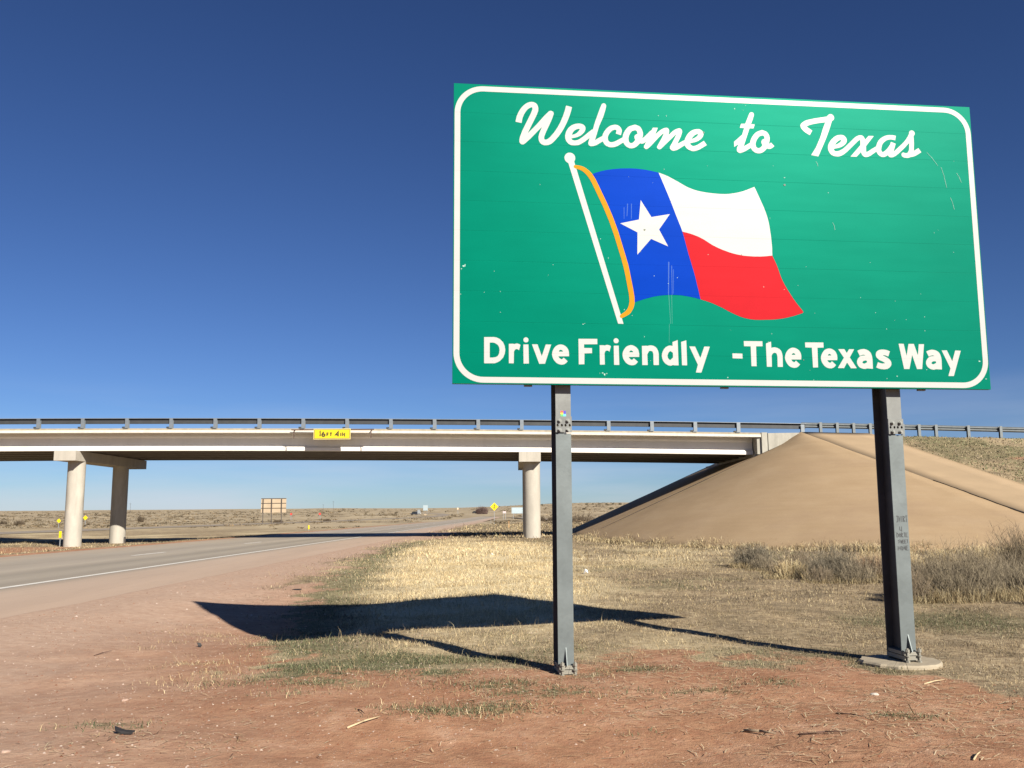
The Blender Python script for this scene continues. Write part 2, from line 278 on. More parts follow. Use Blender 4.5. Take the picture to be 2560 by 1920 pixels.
 'rope': [[1470,596,1481,595,1524,617,1544,630,1558,644,1571,663,1584,687,1592,712,1596,736,1596,785,1587,852,1555,1034,1546,1079,1528,1146,1462,1380,1416,1513,1369,1629,1267,1853,1248,1884,1230,1909,1206,1933,1183,1951,1162,1963,1141,1971,1117,1976,1082,1979,1074,1975,1070,1968,1070,1961,1073,1954,1082,1948,1131,1935,1148,1925,1165,1912,1186,1891,1204,1867,1220,1842,1236,1811,1328,1608,1381,1475,1422,1352,1485,1132,1506,1048,1523,957,1547,813,1550,782,1551,747,1548,726,1543,705,1534,684,1525,670,1512,655,1467,623,1462,617,1461,607,1465,600]],
 'blue': [[1234,1899,1243,1903,1251,1907,1260,1911,1270,1915,1282,1919,1297,1924,1315,1930,1334,1935,1354,1941,1375,1945,1396,1949,1419,1953,1443,1956,1467,1959,1490,1962,1514,1964,1537,1965,1560,1966,1583,1967,1606,1967,1629,1967,1652,1966,1676,1964,1699,1962,1722,1960,1746,1956,1771,1952,1795,1947,1820,1942,1844,1937,1851,1919,1858,1903,1865,1886,1873,1867,1882,1843,1894,1814,1907,1780,1921,1744,1935,1708,1948,1674,1959,1643,1970,1612,1981,1581,1991,1552,2002,1523,2012,1496,2021,1471,2031,1446,2040,1420,2050,1390,2059,1355,2068,1318,2077,1278,2087,1238,2096,1198,2106,1160,2117,1122,2127,1083,2138,1044,2148,1003,2158,960,2167,915,2177,870,2186,824,2195,779,2175,783,2155,788,2136,792,2116,796,2095,800,2075,803,2054,806,2034,809,2013,811,1992,812,1972,813,1951,813,1930,813,1909,812,1889,810,1868,808,1847,806,1827,804,1806,800,1785,796,1764,792,1743,786,1722,780,1702,774,1682,768,1664,762,1646,756,1629,750,1613,744,1596,738,1580,783,1572,828,1564,874,1556,920,1548,966,1539,1011,1530,1055,1519,1100,1508,1144,1498,1187,1487,1228,1476,1267,1466,1305,1456,1341,1445,1376,1433,1412,1421,1447,1408,1482,1395,1517,1381,1551,1368,1584,1354,1617,1341,1650,1327,1682,1314,1713,1302,1740,1291,1765,1282,1788,1273,1809,1265,1827,1258,1844,1252,1858,1247,1870,1242,1879,1238,1889]],
 'white': [[1844,1937,1861,1931,1879,1925,1896,1919,1913,1912,1931,1905,1949,1896,1968,1886,1987,1876,2005,1866,2023,1857,2040,1847,2056,1838,2072,1829,2088,1820,2104,1812,2120,1805,2136,1799,2152,1793,2168,1788,2185,1783,2203,1779,2221,1775,2240,1772,2259,1769,2278,1766,2299,1764,2320,1762,2341,1760,2363,1759,2384,1758,2405,1757,2426,1757,2447,1757,2468,1758,2491,1760,2514,1764,2537,1768,2561,1773,2586,1779,2610,1786,2635,1794,2659,1804,2684,1814,2709,1825,2733,1835,2742,1816,2750,1797,2758,1777,2766,1758,2775,1738,2783,1718,2792,1696,2801,1675,2810,1654,2818,1632,2825,1611,2832,1591,2838,1570,2844,1549,2849,1526,2854,1501,2858,1475,2861,1448,2864,1421,2867,1396,2869,1373,2871,1352,2872,1331,2873,1310,2874,1290,2875,1271,2875,1253,2874,1235,2874,1217,2874,1199,2874,1196,2854,1194,2835,1191,2816,1189,2796,1187,2775,1185,2753,1184,2729,1184,2705,1183,2681,1184,2657,1185,2633,1186,2609,1188,2586,1191,2563,1195,2540,1199,2518,1204,2497,1209,2477,1215,2456,1222,2436,1229,2415,1236,2393,1245,2372,1254,2352,1263,2332,1273,2313,1283,2294,1295,2276,1307,2258,1318,2240,1329,2222,1338,2204,1347,2186,1355,2167,1362,2148,1369,2129,1375,2108,1381,2088,1386,2067,1390,2047,1395,2040,1420,2031,1446,2021,1471,2012,1496,2002,1523,1991,1552,1981,1581,1970,1612,1959,1643,1948,1674,1935,1708,1921,1744,1907,1780,1894,1814,1882,1843,1873,1867,1865,1886,1858,1903,1851,1919,1844,1937]],
 'red': [[2047,1395,2067,1390,2088,1386,2108,1381,2129,1375,2148,1369,2167,1362,2186,1355,2204,1347,2222,1338,2240,1329,2258,1318,2276,1307,2294,1295,2313,1283,2332,1273,2352,1263,2372,1254,2393,1245,2415,1236,2436,1229,2456,1222,2477,1215,2497,1209,2518,1204,2540,1199,2563,1195,2586,1191,2609,1188,2633,1186,2657,1185,2681,1184,2705,1183,2729,1184,2753,1184,2775,1185,2796,1187,2816,1189,2835,1191,2854,1194,2874,1196,2874,1196,2881,1178,2889,1161,2897,1143,2905,1124,2913,1103,2921,1080,2929,1054,2937,1027,2946,1000,2955,976,2965,954,2975,933,2986,912,2997,892,3009,872,3022,851,3035,830,3048,808,3062,788,3075,769,3089,750,3103,732,3117,715,3128,701,3136,689,3139,681,3138,677,3135,675,3132,674,3129,671,3129,671,3111,665,3092,659,3074,653,3054,646,3034,641,3011,635,2988,629,2964,624,2939,619,2915,615,2889,612,2863,609,2837,607,2810,606,2785,605,2761,604,2737,603,2714,603,2691,603,2668,605,2646,607,2625,611,2604,615,2584,620,2564,626,2545,632,2527,640,2509,647,2491,656,2473,664,2454,673,2436,682,2418,692,2400,702,2382,711,2363,719,2345,727,2327,735,2309,743,2290,750,2271,756,2252,762,2233,768,2214,773,2195,779,2186,824,2177,870,2167,915,2158,960,2148,1003,2138,1044,2127,1083,2117,1122,2106,1160,2096,1198,2087,1238,2077,1278,2068,1318,2059,1355]],
 'star': [[1673,1674,1767,1520,1937,1553,1834,1407,1913,1254,1759,1319,1631,1171,1637,1375,1482,1453,1653,1493]],
 'specks': [(0.7656, 1.7859, 0.0046), (1.8577, 2.4777, 0.0057), (1.9307, 2.4774, 0.0068), (1.7873, 1.8381, 0.0034), (1.3007, 1.3064, 0.0057), (2.2992, 2.018, 0.0034), (2.5757, 2.5749, 0.0103), (2.6806, 2.6116, 0.0046), (2.6559, 2.5663, 0.0046), (3.021, 1.9334, 0.0091), (4.4382, 1.4545, 0.0046), (4.4748, 1.481, 0.0034), (2.8669, 1.5451, 0.0057), (4.6828, 2.1556, 0.0046), (2.9201, 2.0419, 0.0034), (0.0901, 1.0287, 0.016), (0.0738, 1.0024, 0.0091), (0.1043, 1.037, 0.0103), (0.3574, 0.9893, 0.0046), (0.8749, 1.0592, 0.0046), (0.2715, 0.7994, 0.0046), (0.4101, 0.8081, 0.0046), (0.0659, 0.778, 0.0057), (1.1337, 0.5343, 0.008), (1.1483, 0.5402, 0.0046), (1.3164, 0.094, 0.0137), (1.2999, 0.1071, 0.0103), (1.3366, 0.102, 0.008), (1.2742, 0.1035, 0.0046), (1.503, 0.6701, 0.0068), (1.3692, 1.134, 0.0068), (1.6777, 0.4325, 0.0068), (1.9893, 0.9701, 0.0057), (1.9048, 0.914, 0.0068), (2.8351, 0.4773, 0.0057), (3.1009, 0.9246, 0.0046), (3.1868, 1.1001, 0.0046), (3.7997, 1.1561, 0.0046), (3.687, 0.8266, 0.0046), (4.7888, 0.2578, 0.0103), (3.9886, 0.1108, 0.0091), (3.8914, 0.0878, 0.0068), (2.4189, 0.0806, 0.008), (4.2746, 0.1731, 0.008), (4.841, 0.0955, 0.0091), (4.266, 0.8735, 0.0046), (4.2825, 0.5303, 0.0057), (3.2056, 0.0672, 0.0057)],
 'streaks': [(1.564, 1.7028, 1.5738, 1.6268, 0.0347), (1.5529, 1.6374, 1.5446, 1.5201, 0.0081), (1.5875, 1.6386, 1.5843, 1.498, 0.0069), (1.5198, 1.6011, 1.5176, 1.4959, 0.0058), (1.9145, 1.1124, 1.9038, 0.8128, 0.0104), (1.94, 1.0784, 1.9371, 0.8135, 0.0069), (1.9276, 1.1707, 1.925, 1.078, 0.0463), (1.9552, 1.0441, 1.9489, 0.8253, 0.0046), (1.9061, 0.8128, 1.9159, 0.5507, 0.0057), (1.9325, 0.8134, 1.9296, 0.551, 0.0046), (1.9044, 0.5505, 1.8974, 0.3806, 0.0034)]
}

# ------------------------------------------------------------------ places (metres; camera stands at the origin, 1.6 m up)
AX, AY = 16.3, 51.4                    # top corner of the paved slope
SIDE_RUN, HEAD_RUN, TOE = 21.0, 12.4, 0.0
BY0, BM = 51.0, 0.02                   # front edge of the deck: y = BY0 + BM * x
KZ = 0.95
def zb(x): return 5.07 - 0.00024 * (np.asarray(x, float) + 29) ** 2      # underside of the girders
def zcrest(x): return zb(x) + 1.15
def wl_x(y):                           # white edge line of the near carriageway
    return np.interp(y, [-80, 190, 260, 330, 420, 480, 540, 600, 720, 850, 1100], [-9.68, -9.68, -9.3, -8.5, -7.5, -8.4, -12.4, -20, -27, -45, -90])
def rise(y):                           # the country rises gently beyond the overpass
    return np.interp(y, [0, 215, 330, 420, 480, 540, 600, 720, 850, 1500, 3000, 7000], [0, 0, .39, .88, 1.43, 1.96, 2.6, 3.8, 5.0, 11.6, 24.6, 58])
def emb(x, y):                         # embankment of the overpass road
    x = np.asarray(x, float); y = np.asarray(y, float)
    zt = zcrest(np.clip(x, 13, 85)); ay = AY + BM * (x - AX)
    rs = (ay - y) / SIDE_RUN; rb = (y - (ay + 15)) / SIDE_RUN; rh = (AX - x) / HEAD_RUN
    px = np.maximum(rh, 0); py = np.maximum(np.maximum(rs, rb), 0)
    rho = (px ** 2.15 + py ** 2.15) ** (1 / 2.15)
    return zt - (zt - TOE) * rho - .26 * sm(0, .12, px) * np.clip(1 - px, 0, 1) * np.exp(-(py / .35) ** 2)
R2Y = [0, 90, 195, 340, 430, 520, 600, 700, 900]; R2X = [-47, -47.5, -51, -43.6, -36, -38, -48, -70, -120]
def ground_z(x, y, detail=True):
    x = np.asarray(x, float); y = np.asarray(y, float)
    S = x - wl_x(y)
    z = np.zeros_like(x)
    z = z - .03 * np.exp(-(((x - 2.3) / 4.0) ** 2 + ((y - 7.6) / 2.6) ** 2)) - .16 * np.exp(-(((x + 3.4) / 2.6) ** 2 + ((y - 13.5) / 4.5) ** 2)) * sm(3.5, 5.0, S) * 1.3
    calm = 1 - .8 * np.exp(-(((x - .4) / .5) ** 2 + ((y - 7.9) / .5) ** 2)) - .8 * np.exp(-(((x - 3.5) / .7) ** 2 + ((y - 8.2) / .7) ** 2))
    z = z - .28 * sm(0, 5, -8.2 - S) * (1 - sm(18, 26, -8.2 - S)) * (1 - sm(150, 200, y))
    near = np.exp(-y / 200.0)
    rough = sm(3.4, 5.4, S) + sm(0.2, 3, -8.1 - S)
    if detail:
        z = z + calm * rough * (fbm(x * .4, y * .4, 3, 1) * .075 * near + fbm(x * 1.8, y * 1.8, 3, 5) * .02 * near)
    # pavement bed
    inroad = sm(-8.0, -7.6, S) * (1 - sm(2.65, 2.95, S))
    edge = fbm(x * 1.3, y * .7, 3, 9) * .028
    z = z * (1 - inroad) - .09 * inroad + (edge * .6 + .012) * sm(2.75, 3.05, S) * (1 - sm(3.3, 4.5, S)) + (edge + .015) * (1 - sm(-7.8, -7.5, S)) * sm(-10, -8.4, S)
    z = z - .2 * sm(180, 240, y) * (1 - sm(60, 110, np.abs(x + 12)))
    # distant country
    d = np.hypot(x, y); k = x / np.maximum(y, 30)
    z = z + rise(np.maximum(y, 0)) + sm(260, 700, d) * (fbm(x / 90, y / 90, 3, 4) * .8) * sm(6, 40, np.abs(x - wl_x(y) + 3))
    z = z + np.maximum(y - 300, 0) * np.clip(1500 / np.maximum(y, 1), 0, 1) * (.0075 * sm(-.10, .08, k) + .0016 * np.exp(-((k + .19) / .03) ** 2))
    w2 = np.exp(-((x - np.interp(y, R2Y, R2X)) / 8) ** 4) * sm(45, 60, y) * (1 - sm(700, 760, y))
    z = z * (1 - w2) + (rise(np.maximum(y, 0)) - .03) * w2
    z = z + sm(1500, 4000, d) * (fbm(x / 700, y / 700, 3, 14) * 5)
    e = emb(x, y) - .02 + (fbm(x * .5, y * .5, 3, 3) * .12 * sm(20.6, 25, x - (AY - y) * .133) if detail else 0)
    e = np.where(x > 3.0, e, -9)
    return np.maximum(z, e)
def gz(x, y): return float(ground_z(np.array([x]), np.array([y]))[0])

# ------------------------------------------------------------------ ground
def axis(segs):
    out = [segs[0][0]]
    for a, b, d0, g in segs:
        x = a; d = d0
        while x + d < b: x += d; out.append(x); d *= g
        out.append(b)
    return np.unique(np.round(out, 4))
gx = axis([(-14, 14, .10, 1), (14, 45, .4, 1), (45, 5200, .6, 1.13)])
gx = np.unique(np.concatenate([gx, -axis([(14, 60, .5, 1), (60, 5200, .9, 1.13)])]))
gy = np.unique(np.concatenate([-axis([(0, 60, 2, 1.2)]), axis([(0, 4.0, .5, 1), (4.0, 18, .09, 1), (18, 72, .3, 1), (72, 7000, .5, 1.07)])]))
GX, GY = np.meshgrid(gx, gy)
GZ = ground_z(GX, GY)
nx, ny = len(gx), len(gy)
idx = np.arange(nx * ny).reshape(ny, nx)
F = np.stack([idx[:-1, :-1], idx[:-1, 1:], idx[1:, 1:], idx[1:, :-1]], -1).reshape(-1, 4)

def poly_sd(x, y, P):
    """signed distance to polygon, negative inside"""
    d = np.full(np.shape(x), 1e9); ins = np.zeros(np.shape(x), bool)
    for i in range(len(P)):
        (ax, ay), (bx, by) = P[i], P[(i + 1) % len(P)]
        ex, ey = bx - ax, by - ay
        t = np.clip(((x - ax) * ex + (y - ay) * ey) / (ex * ex + ey * ey), 0, 1)
        d = np.minimum(d, np.hypot(x - ax - t * ex, y - ay - t * ey))
        c = ((ay > y) != (by > y)) & (x < (bx - ax) * (y - ay) / (by - ay + 1e-12) + ax)
        ins ^= c
    return np.where(ins, -d, d)
GRASS = [(-2.49, 9.63), (-3.15, 12.69), (-3.68, 17.04), (-4.43, 26.4), (-5.09, 37.39), (-4.84, 48.36), (-3.6, 52.52), (-3.9, 62.89), (-4.4, 90), (-5.0, 160), (-5, 355), (140, 355), (140, 4.5), (7.0, 5.2), (5.2, 5.7), (4.4, 6.6),
         (3.9, 7.6), (3.3, 8.3), (2.8, 8.5), (2.39, 8.8), (1.8, 9.7), (0.86, 9.0), (0.4, 8.3), (-0.43, 7.9), (-1.11, 8.3), (-2.1, 8.9)]
STRAW = [(-2.11, 13.0), (-3.2, 19.75), (-4.4, 37.27), (-2.0, 46.0), (1.0, 44), (2.14, 32.03), (1.44, 18.03), (1.23, 12.97), (0.17, 11.1), (-1.04, 11.66)]
PATCHES = [(-0.17, 7.3, 0.6, 0.3), (-1.61, 7.03, 0.4, 0.25), (0.76, 5.8, 0.29, 0.13), (-1.88, 8.5, 0.5, 0.4), (2.04, 7.4, 0.5, 0.3), (3.88, 6.42, 0.6, 0.3), (-1.45, 8.1, 0.8, 0.6), (-0.94, 8.8, 1.0, 0.4), (-0.45, 6.4, 0.65, 0.26), (-1.49, 7.6, 0.5, 0.35), (0.25, 7.0, 0.45, 0.2), (2.53, 6.15, 0.35, 0.18), (-0.77, 7.8, 0.5, 0.4), (1.44, 7.03, 0.42, 0.17), (-2.61, 5.98, 0.35, 0.2), (1.02, 8.0, 0.5, 0.3)]
def masks(x, y):
    """grass cover, straw brightness, greenness, gravel"""
    n = fbm(x * 1.05, y * 1.05, 4, 21) * .9 + fbm(x * 4.6, y * 4.6, 2, 25) * .35
    g = sm(.8, -.7, poly_sd(x, y, GRASS) + n * .95)
    st = sm(.9, -.9, poly_sd(x, y, STRAW) + n * .9)
    st = np.maximum(st, sm(-.05, .45, fbm(x * .28, y * .12, 4, 91)) * .6)
    sparse = sm(1.9, .1, poly_sd(x, y, GRASS)) * sm(-.05, .35, fbm(x * 1.5, y * 1.5, 3, 95) + .08) * .8
    g = np.maximum(g, sparse * sm(4.8, 5.8, y) * sm(-5.5, -3.2, x + (y - 9) * .15))
    S = x - wl_x(y)
    gr = np.zeros(np.shape(x))
    for cx, cy, rx, ry in PATCHES:
        gr = np.maximum(gr, sm(1.5, .3, np.hypot((x - cx) / rx, (y - cy) / ry) + n * 1.0))
    patch = gr.copy()
    fringe = np.exp(-((poly_sd(x, y, GRASS) + .35 + n * .3) / .55) ** 2) * sm(7.5, 10, y) * (1 - sm(44, 52, y)) * sm(1.2, -.8, x)
    gr = np.maximum(gr, fringe * .75)
    gr = np.maximum(gr, sm(.1, .6, fbm(x * .35, y * .35, 3, 31)) * g * (1 - st) * .55)
    g = np.maximum(g, patch * .5)
    # median and country left of the road
    med = sm(.3, 1.3, -7.9 - S + n)
    fa = sm(66, 80, y)
    g = np.maximum(g, np.maximum(med, fa * sm(2.9, 4.6, S + n)))
    # bare red cut in the median and on the embankment
    bare = np.exp(-((S + 16) / 4.0) ** 2) * sm(58, 48, y) * .8 + .8 * np.exp(-(((x - 26.5) / 2.2) ** 2 + ((y - 45.5) / .9) ** 2))
    g = g * (1 - np.clip(bare, 0, 1))
    g = np.maximum(g, sm(170, 240, y))
    onb = sm(20.5, 21.5, x - (AY - y) * .133) * sm(28, 32, y) * (y < 54)
    st = st * (1 - .85 * onb); gr = np.maximum(gr, onb * sm(-.2, .3, fbm(x * .5, y * .5, 3, 37)) * .6)
    grav = sm(7.8, 3.8, S + n * .6 - .35 * np.maximum(0, 9 - y)) * sm(-1, .5, S)
    return g, st, gr, grav
g_, st_, gr_, gv_ = masks(GX, GY)

t = NT('earth_and_turf')
co = t.coord('Object')
at = t.new('ShaderNodeAttribute', attribute_name='cover')
sep = t.new('ShaderNodeSeparateColor'); t.link(at.outputs['Color'], sep.inputs[0])
cov, straw, green = sep.outputs[0], sep.outputs[1], sep.outputs[2]
grav = at.outputs['Alpha']
nf = t.noise(co, 9, 8, .62)
nc = t.noise(co, .8, 5)
nff = t.noise(co, 60, 5, .7)
dirt = t.ramp(nc, [(.25, (.285, .148, .083)), (.5, (.36, .200, .116)), (.75, (.43, .258, .162))])
dirt = t.mix(t.ramp(nf, [(.35, .55), (.6, 0)]), dirt, (.26, .115, .066))
dirt = t.mix(t.ramp(nff, [(.6, 0), (.75, .28)]), dirt, (.46, .33, .24))
nm = t.noise(co, 3.2, 6, .65)
dirt = t.mix(t.ramp(nm, [(.36, .45), (.5, 0)]), dirt, (.235, .120, .068))
dirt = t.mix(t.ramp(nm, [(.54, 0), (.72, .5)]), dirt, (.47, .31, .21))
clod = t.noise(co, 26, 4, .7)
dirt = t.mix(t.ramp(clod, [(.62, 0), (.72, .55)]), dirt, (.16, .075, .045))
pale = t.ramp(nf, [(.3, (.37, .262, .192)), (.7, (.47, .352, .268))])
dirt = t.mix(t.math('MULTIPLY', grav, .8), dirt, pale)
vor = t.new('ShaderNodeTexVoronoi'); vor.inputs['Scale'].default_value = 34; t.link(co, vor.inputs['Vector'])
peb = t.math('MULTIPLY', t.ramp(vor.outputs['Distance'], [(.12, 1), (.2, 0)]), t.ramp(t.noise(co, 3.1, 3), [(.48, 0), (.6, 1)]))
dirt = t.mix(t.math('MULTIPLY', peb, .7), dirt, (.52, .40, .33))
turf = t.ramp(nf, [(.25, (.13, .09, .052)), (.42, (.27, .20, .12)), (.58, (.385, .30, .185)), (.8, (.48, .39, .25))])
turf = t.mix(t.ramp(t.noise(co, 1.3, 6, .7), [(.38, .75), (.58, 0)]), turf, (.15, .118, .075))
bright = t.ramp(nf, [(.25, (.42, .335, .185)), (.5, (.58, .48, .29)), (.75, (.68, .58, .38))])
turf = t.mix(straw, turf, bright)
grn = t.ramp(nf, [(.3, (.055, .065, .030)), (.7, (.13, .135, .065))])
turf = t.mix(t.math('MULTIPLY', green, .8), turf, grn)
thr = t.math('ADD', t.math('MULTIPLY', nf, .9), t.math('MULTIPLY', nff, .35))
fac = t.ramp(t.math('ADD', t.math('SUBTRACT', cov, thr), .62), [(.42, 0), (.62, 1)])
# far desert: dark scrub flecks over buff soil
pos = t.new('ShaderNodeSeparateXYZ'); t.link(co, pos.inputs[0])
farf = t.ramp(t.math('DIVIDE', pos.outputs[1], 600), [(.13, 0), (.3, 1)])
fs = t.noise(t.scale(co, (.055, .022, 1)), 1.0, 8, .75)
desert = t.ramp(fs, [(.33, (.15, .115, .075)), (.43, (.27, .215, .14)), (.54, (.37, .30, .195)), (.7, (.44, .36, .24))])
turf = t.mix(farf, turf, desert)
c = t.mix(fac, dirt, turf)
h = t.math('ADD', t.math('MULTIPLY', nf, .7), t.math('MULTIPLY', nff, .3))
h = t.math('ADD', h, t.math('MULTIPLY', peb, .25))
h = t.math('ADD', h, t.math('MULTIPLY', clod, .5))
t.bump(h, .6, .03)
M_EARTH = t.out(c, .95, 0, .1)
attr = np.stack([g_, st_, gr_, gv_], -1).reshape(-1, 4)
ground = np_mesh('ground', np.stack([GX, GY, GZ], -1).reshape(-1, 3), F, M_EARTH, smooth=True, attr={'cover': attr})
tag(ground, 'red earth and dry grassland reaching to the horizon', 'ground', kind='structure')

# ------------------------------------------------------------------ roads
def road_mat(name, kind):
    t = NT(name); uv = t.new('ShaderNodeUVMap'); co = t.coord('Object')
    sp = t.new('ShaderNodeSeparateXYZ'); t.link(uv.outputs[0], sp.inputs[0])
    u = sp.outputs[0]
    n1 = t.noise(t.scale(co, (1.2, .12, 1)), 1.0, 5); n2 = t.noise(co, 45, 4, .7)
    if kind == 'main':     # u: metres left of the outer edge of the hard shoulder (0 .. 11.05)
        ur = t.math('DIVIDE', u, 11.05)
        c = t.ramp(ur, [(0, (.42, .305, .22)), (.12, (.42, .312, .23)), (.24, (.405, .31, .232)), (.29, (.28, .238, .185)), (.34, (.262, .227, .178)), (.40, (.32, .277, .217)), (.47, (.252, .219, .172)), (.56, (.355, .305, .238)),
                        (.60, (.33, .283, .225)), (.68, (.29, .25, .198)), (.78, (.33, .285, .225)), (.88, (.35, .29, .222)), (1, (.33, .265, .20))])
    else:
        c = t.ramp(t.math('DIVIDE', u, 8), [(0, (.28, .225, .16)), (.5, (.25, .215, .17)), (1, (.28, .225, .16))])
    c = t.mix(.4, c, t.ramp(n1, [(.3, (.82,) * 3), (.7, (1.12,) * 3)]), 'MULTIPLY')
    n3 = t.noise(t.scale(co, (6, .5, 1)), 1.0, 6, .7); c = t.mix(t.ramp(n3, [(.56, 0), (.7, .22)]), c, (.10, .09, .075))
    c = t.mix(.35, c, t.ramp(n2, [(.3, (.7,) * 3), (.7, (1.25,) * 3)]), 'MULTIPLY')
    t.bump(n2, .3, .006)
    return t.out(c, .85, 0, .3)
def strip(name, ys, xl, xr, z, mat, width_u, tagkw, u0=0):
    """sheet between two plan curves; xl > xr are x at the same y"""
    k = 10
    V = []; UV = []
    for y in ys:
        a, b = xl(y), xr(y)
        for i in range(k + 1):
            s = i / k
            V.append((a + (b - a) * s, y, z(y) if callable(z) else z)); UV.append((u0 + width_u * s, y))
    n = len(ys); V = np.array(V)
    ii = np.arange(n * (k + 1)).reshape(n, k + 1)
    Fq = np.stack([ii[:-1, :-1], ii[1:, :-1], ii[1:, 1:], ii[:-1, 1:]], -1).reshape(-1, 4)
    o = np_mesh(name, V, Fq, mat)
    uvl = o.data.uv_layers.new(name='uv')
    uvl.data.foreach_set('uv', np.array(UV)[Fq.ravel()].astype(np.float32).ravel())
    tag(o, **tagkw)
    return o
ys = np.unique(np.concatenate([np.arange(-60, 200, 2.0), np.arange(200, 900, 6.0)]))
ROADZ = lambda y: float(rise(max(y, 0)))
strip('road', ys, lambda y: wl_x(y) + 3.25, lambda y: wl_x(y) - 7.8, ROADZ, road_mat('road_surface', 'main'), 11.05,
      dict(label='two lane highway with tan hard shoulder passing under the overpass', cat='road', kind='structure'))
M_LINE = simple('road_paint', (.66, .63, .56), .6, .14, 3, bump=.2)
def mark(name, lat, w, y0, y1, label, group=None):
    yy = np.arange(y0, y1 + .01, max(.5, (y1 - y0) / 120)); V = []
    for y in yy: V += [(wl_x(y) + lat + w / 2, y, ROADZ(y) + .004 + y * 2e-5), (wl_x(y) + lat - w / 2, y, ROADZ(y) + .004 + y * 2e-5)]
    ii = np.arange(len(V)).reshape(-1, 2)
    o = np_mesh(name, np.array(V), np.stack([ii[:-1, 0], ii[1:, 0], ii[1:, 1], ii[:-1, 1]], -1), M_LINE)
    tag(o, label, 'road marking', group, 'structure')
mark('road_edge_line', 0, .17, 8, 560, 'solid white edge line beside the tan hard shoulder')
for i in range(18):
    y0 = 32.2 + (i - 1) * 13.4
    mark('lane_dash', -3.55, .16, y0, y0 + 3.3, 'white lane dash between the two lanes of the highway', 'lane dashes down the highway')
f2 = lambda y: float(np.interp(y, R2Y, R2X))
strip('far_road', np.concatenate([np.arange(50, 300, 4.0), np.arange(300, 700, 8.0)]), lambda y: f2(y) + 3.8, lambda y: f2(y) - 3.8, lambda y: ROADZ(y) + .004, road_mat('far_road_surface', 'far'), 8,
      dict(label='pale opposing carriageway curving beyond the grassy median', cat='road', kind='structure'))
strip('side_road', np.arange(230, 425, 6.0), lambda y: np.interp(y, [230, 300, 380, 425], [14, 8, 0, -4.5]), lambda y: np.interp(y, [230, 300, 380, 425], [7, 1.5, -4.6, -6]), lambda y: ROADZ(y) + .05, road_mat('side_road_surface', 'far'), 8,
      dict(label='pale side road joining the highway from the right', cat='road', kind='structure'))

# ------------------------------------------------------------------ paved slope
t = NT('slope_concrete')
co = t.coord('Object')
n1 = t.noise(t.scale(co, (.5, .5, .8)), 1.0, 6, .6); n2 = t.noise(co, 30, 4, .7)
c = t.ramp(n1, [(.3, (.305, .215, .124)), (.5, (.328, .234, .137)), (.7, (.352, .256, .155))])
wv = t.new('ShaderNodeTexNoise'); wv.inputs['Scale'].default_value = 1.0; wv.inputs['Detail'].default_value = 6; t.link(t.scale(co, (.35, .35, 14)), wv.inputs['Vector'])
c = t.mix(.14, c, t.ramp(wv.outputs['Fac'], [(.35, (.8,) * 3), (.65, (1.12,) * 3)]), 'MULTIPLY')
c = t.mix(.4, c, t.ramp(n2, [(.3, (.7,) * 3), (.7, (1.25,) * 3)]), 'MULTIPLY')
c = t.mix(t.ramp(t.noise(t.scale(co, (.22, .22, .22)), 1.0, 7, .7), [(.5, 0), (.66, .4)]), c, (.26, .18, .115))
t.bump(n2, .25, .012)
M_SLOPE = t.out(c, .9, 0, .2)
def slope_sheet(name, pairs, parent, mat, n=24, th=.12, ext=1.02):
    V = []; k = len(pairs)
    for (tx, ty), (bx, by) in pairs:
        for i in range(n + 1):
            s = i / n * ext
            x, y = tx + (bx - tx) * s, ty + (by - ty) * s
            V.append((x, y, float(emb(np.array([x]), np.array([y]))[0]) + th + float(fbm(x * .3, y * .3, 2, 6)) * .03))
    ii = np.arange(len(V)).reshape(k, n + 1)
    Fq = np.stack([ii[:-1, :-1], ii[:-1, 1:], ii[1:, 1:], ii[1:, :-1]], -1).reshape(-1, 4)
    m = len(V); V2 = [(x, y, z - th - .1) for x, y, z in V]
    rim = np.concatenate([ii[:, 0], ii[-1, 1:], ii[::-1, -1][1:], ii[0, ::-1][1:]])
    side = np.array([(rim[j], rim[j + 1], rim[j + 1] + m, rim[j] + m) for j in range(len(rim) - 1)])
    return np_mesh(name, np.array(V + V2), np.concatenate([Fq, side]), mat, smooth=False, parent=parent)
slope = empty('paved_slope', (AX - HEAD_RUN, 40, 0))
tag(slope, 'tan concrete slope paving rising to the right end of the overpass', 'slope paving')
prs = [((AX, y), (AX - HEAD_RUN, y)) for y in np.linspace(AY + 15, AY, 8)]
prs += [((AX, AY), (AX - HEAD_RUN * math.cos(a) ** (2 / 2.15), AY - SIDE_RUN * math.sin(a) ** (2 / 2.15))) for a in list(np.linspace(0, math.pi / 2, 25)[1:-1])] + [((AX, AY), (AX, AY - SIDE_RUN))]
prs += [((AX, AY), (AX + 3.6 * s, AY - SIDE_RUN)) for s in (.33, .66, 1.0)]
slope_sheet('cone_paving', prs, slope, M_SLOPE)
M_SLOPE2 = simple('slope_concrete_light', (.348, .252, .150), .9, .07, .8, bump=.1)
slope_sheet('outer_paving', [((AX + .004 + 3.8 * s, AY + .06 * s), (AX + 3.606 + 3.0 * s, AY - SIDE_RUN + .05)) for s in np.linspace(0, 1, 5)], slope, M_SLOPE2, th=.123)
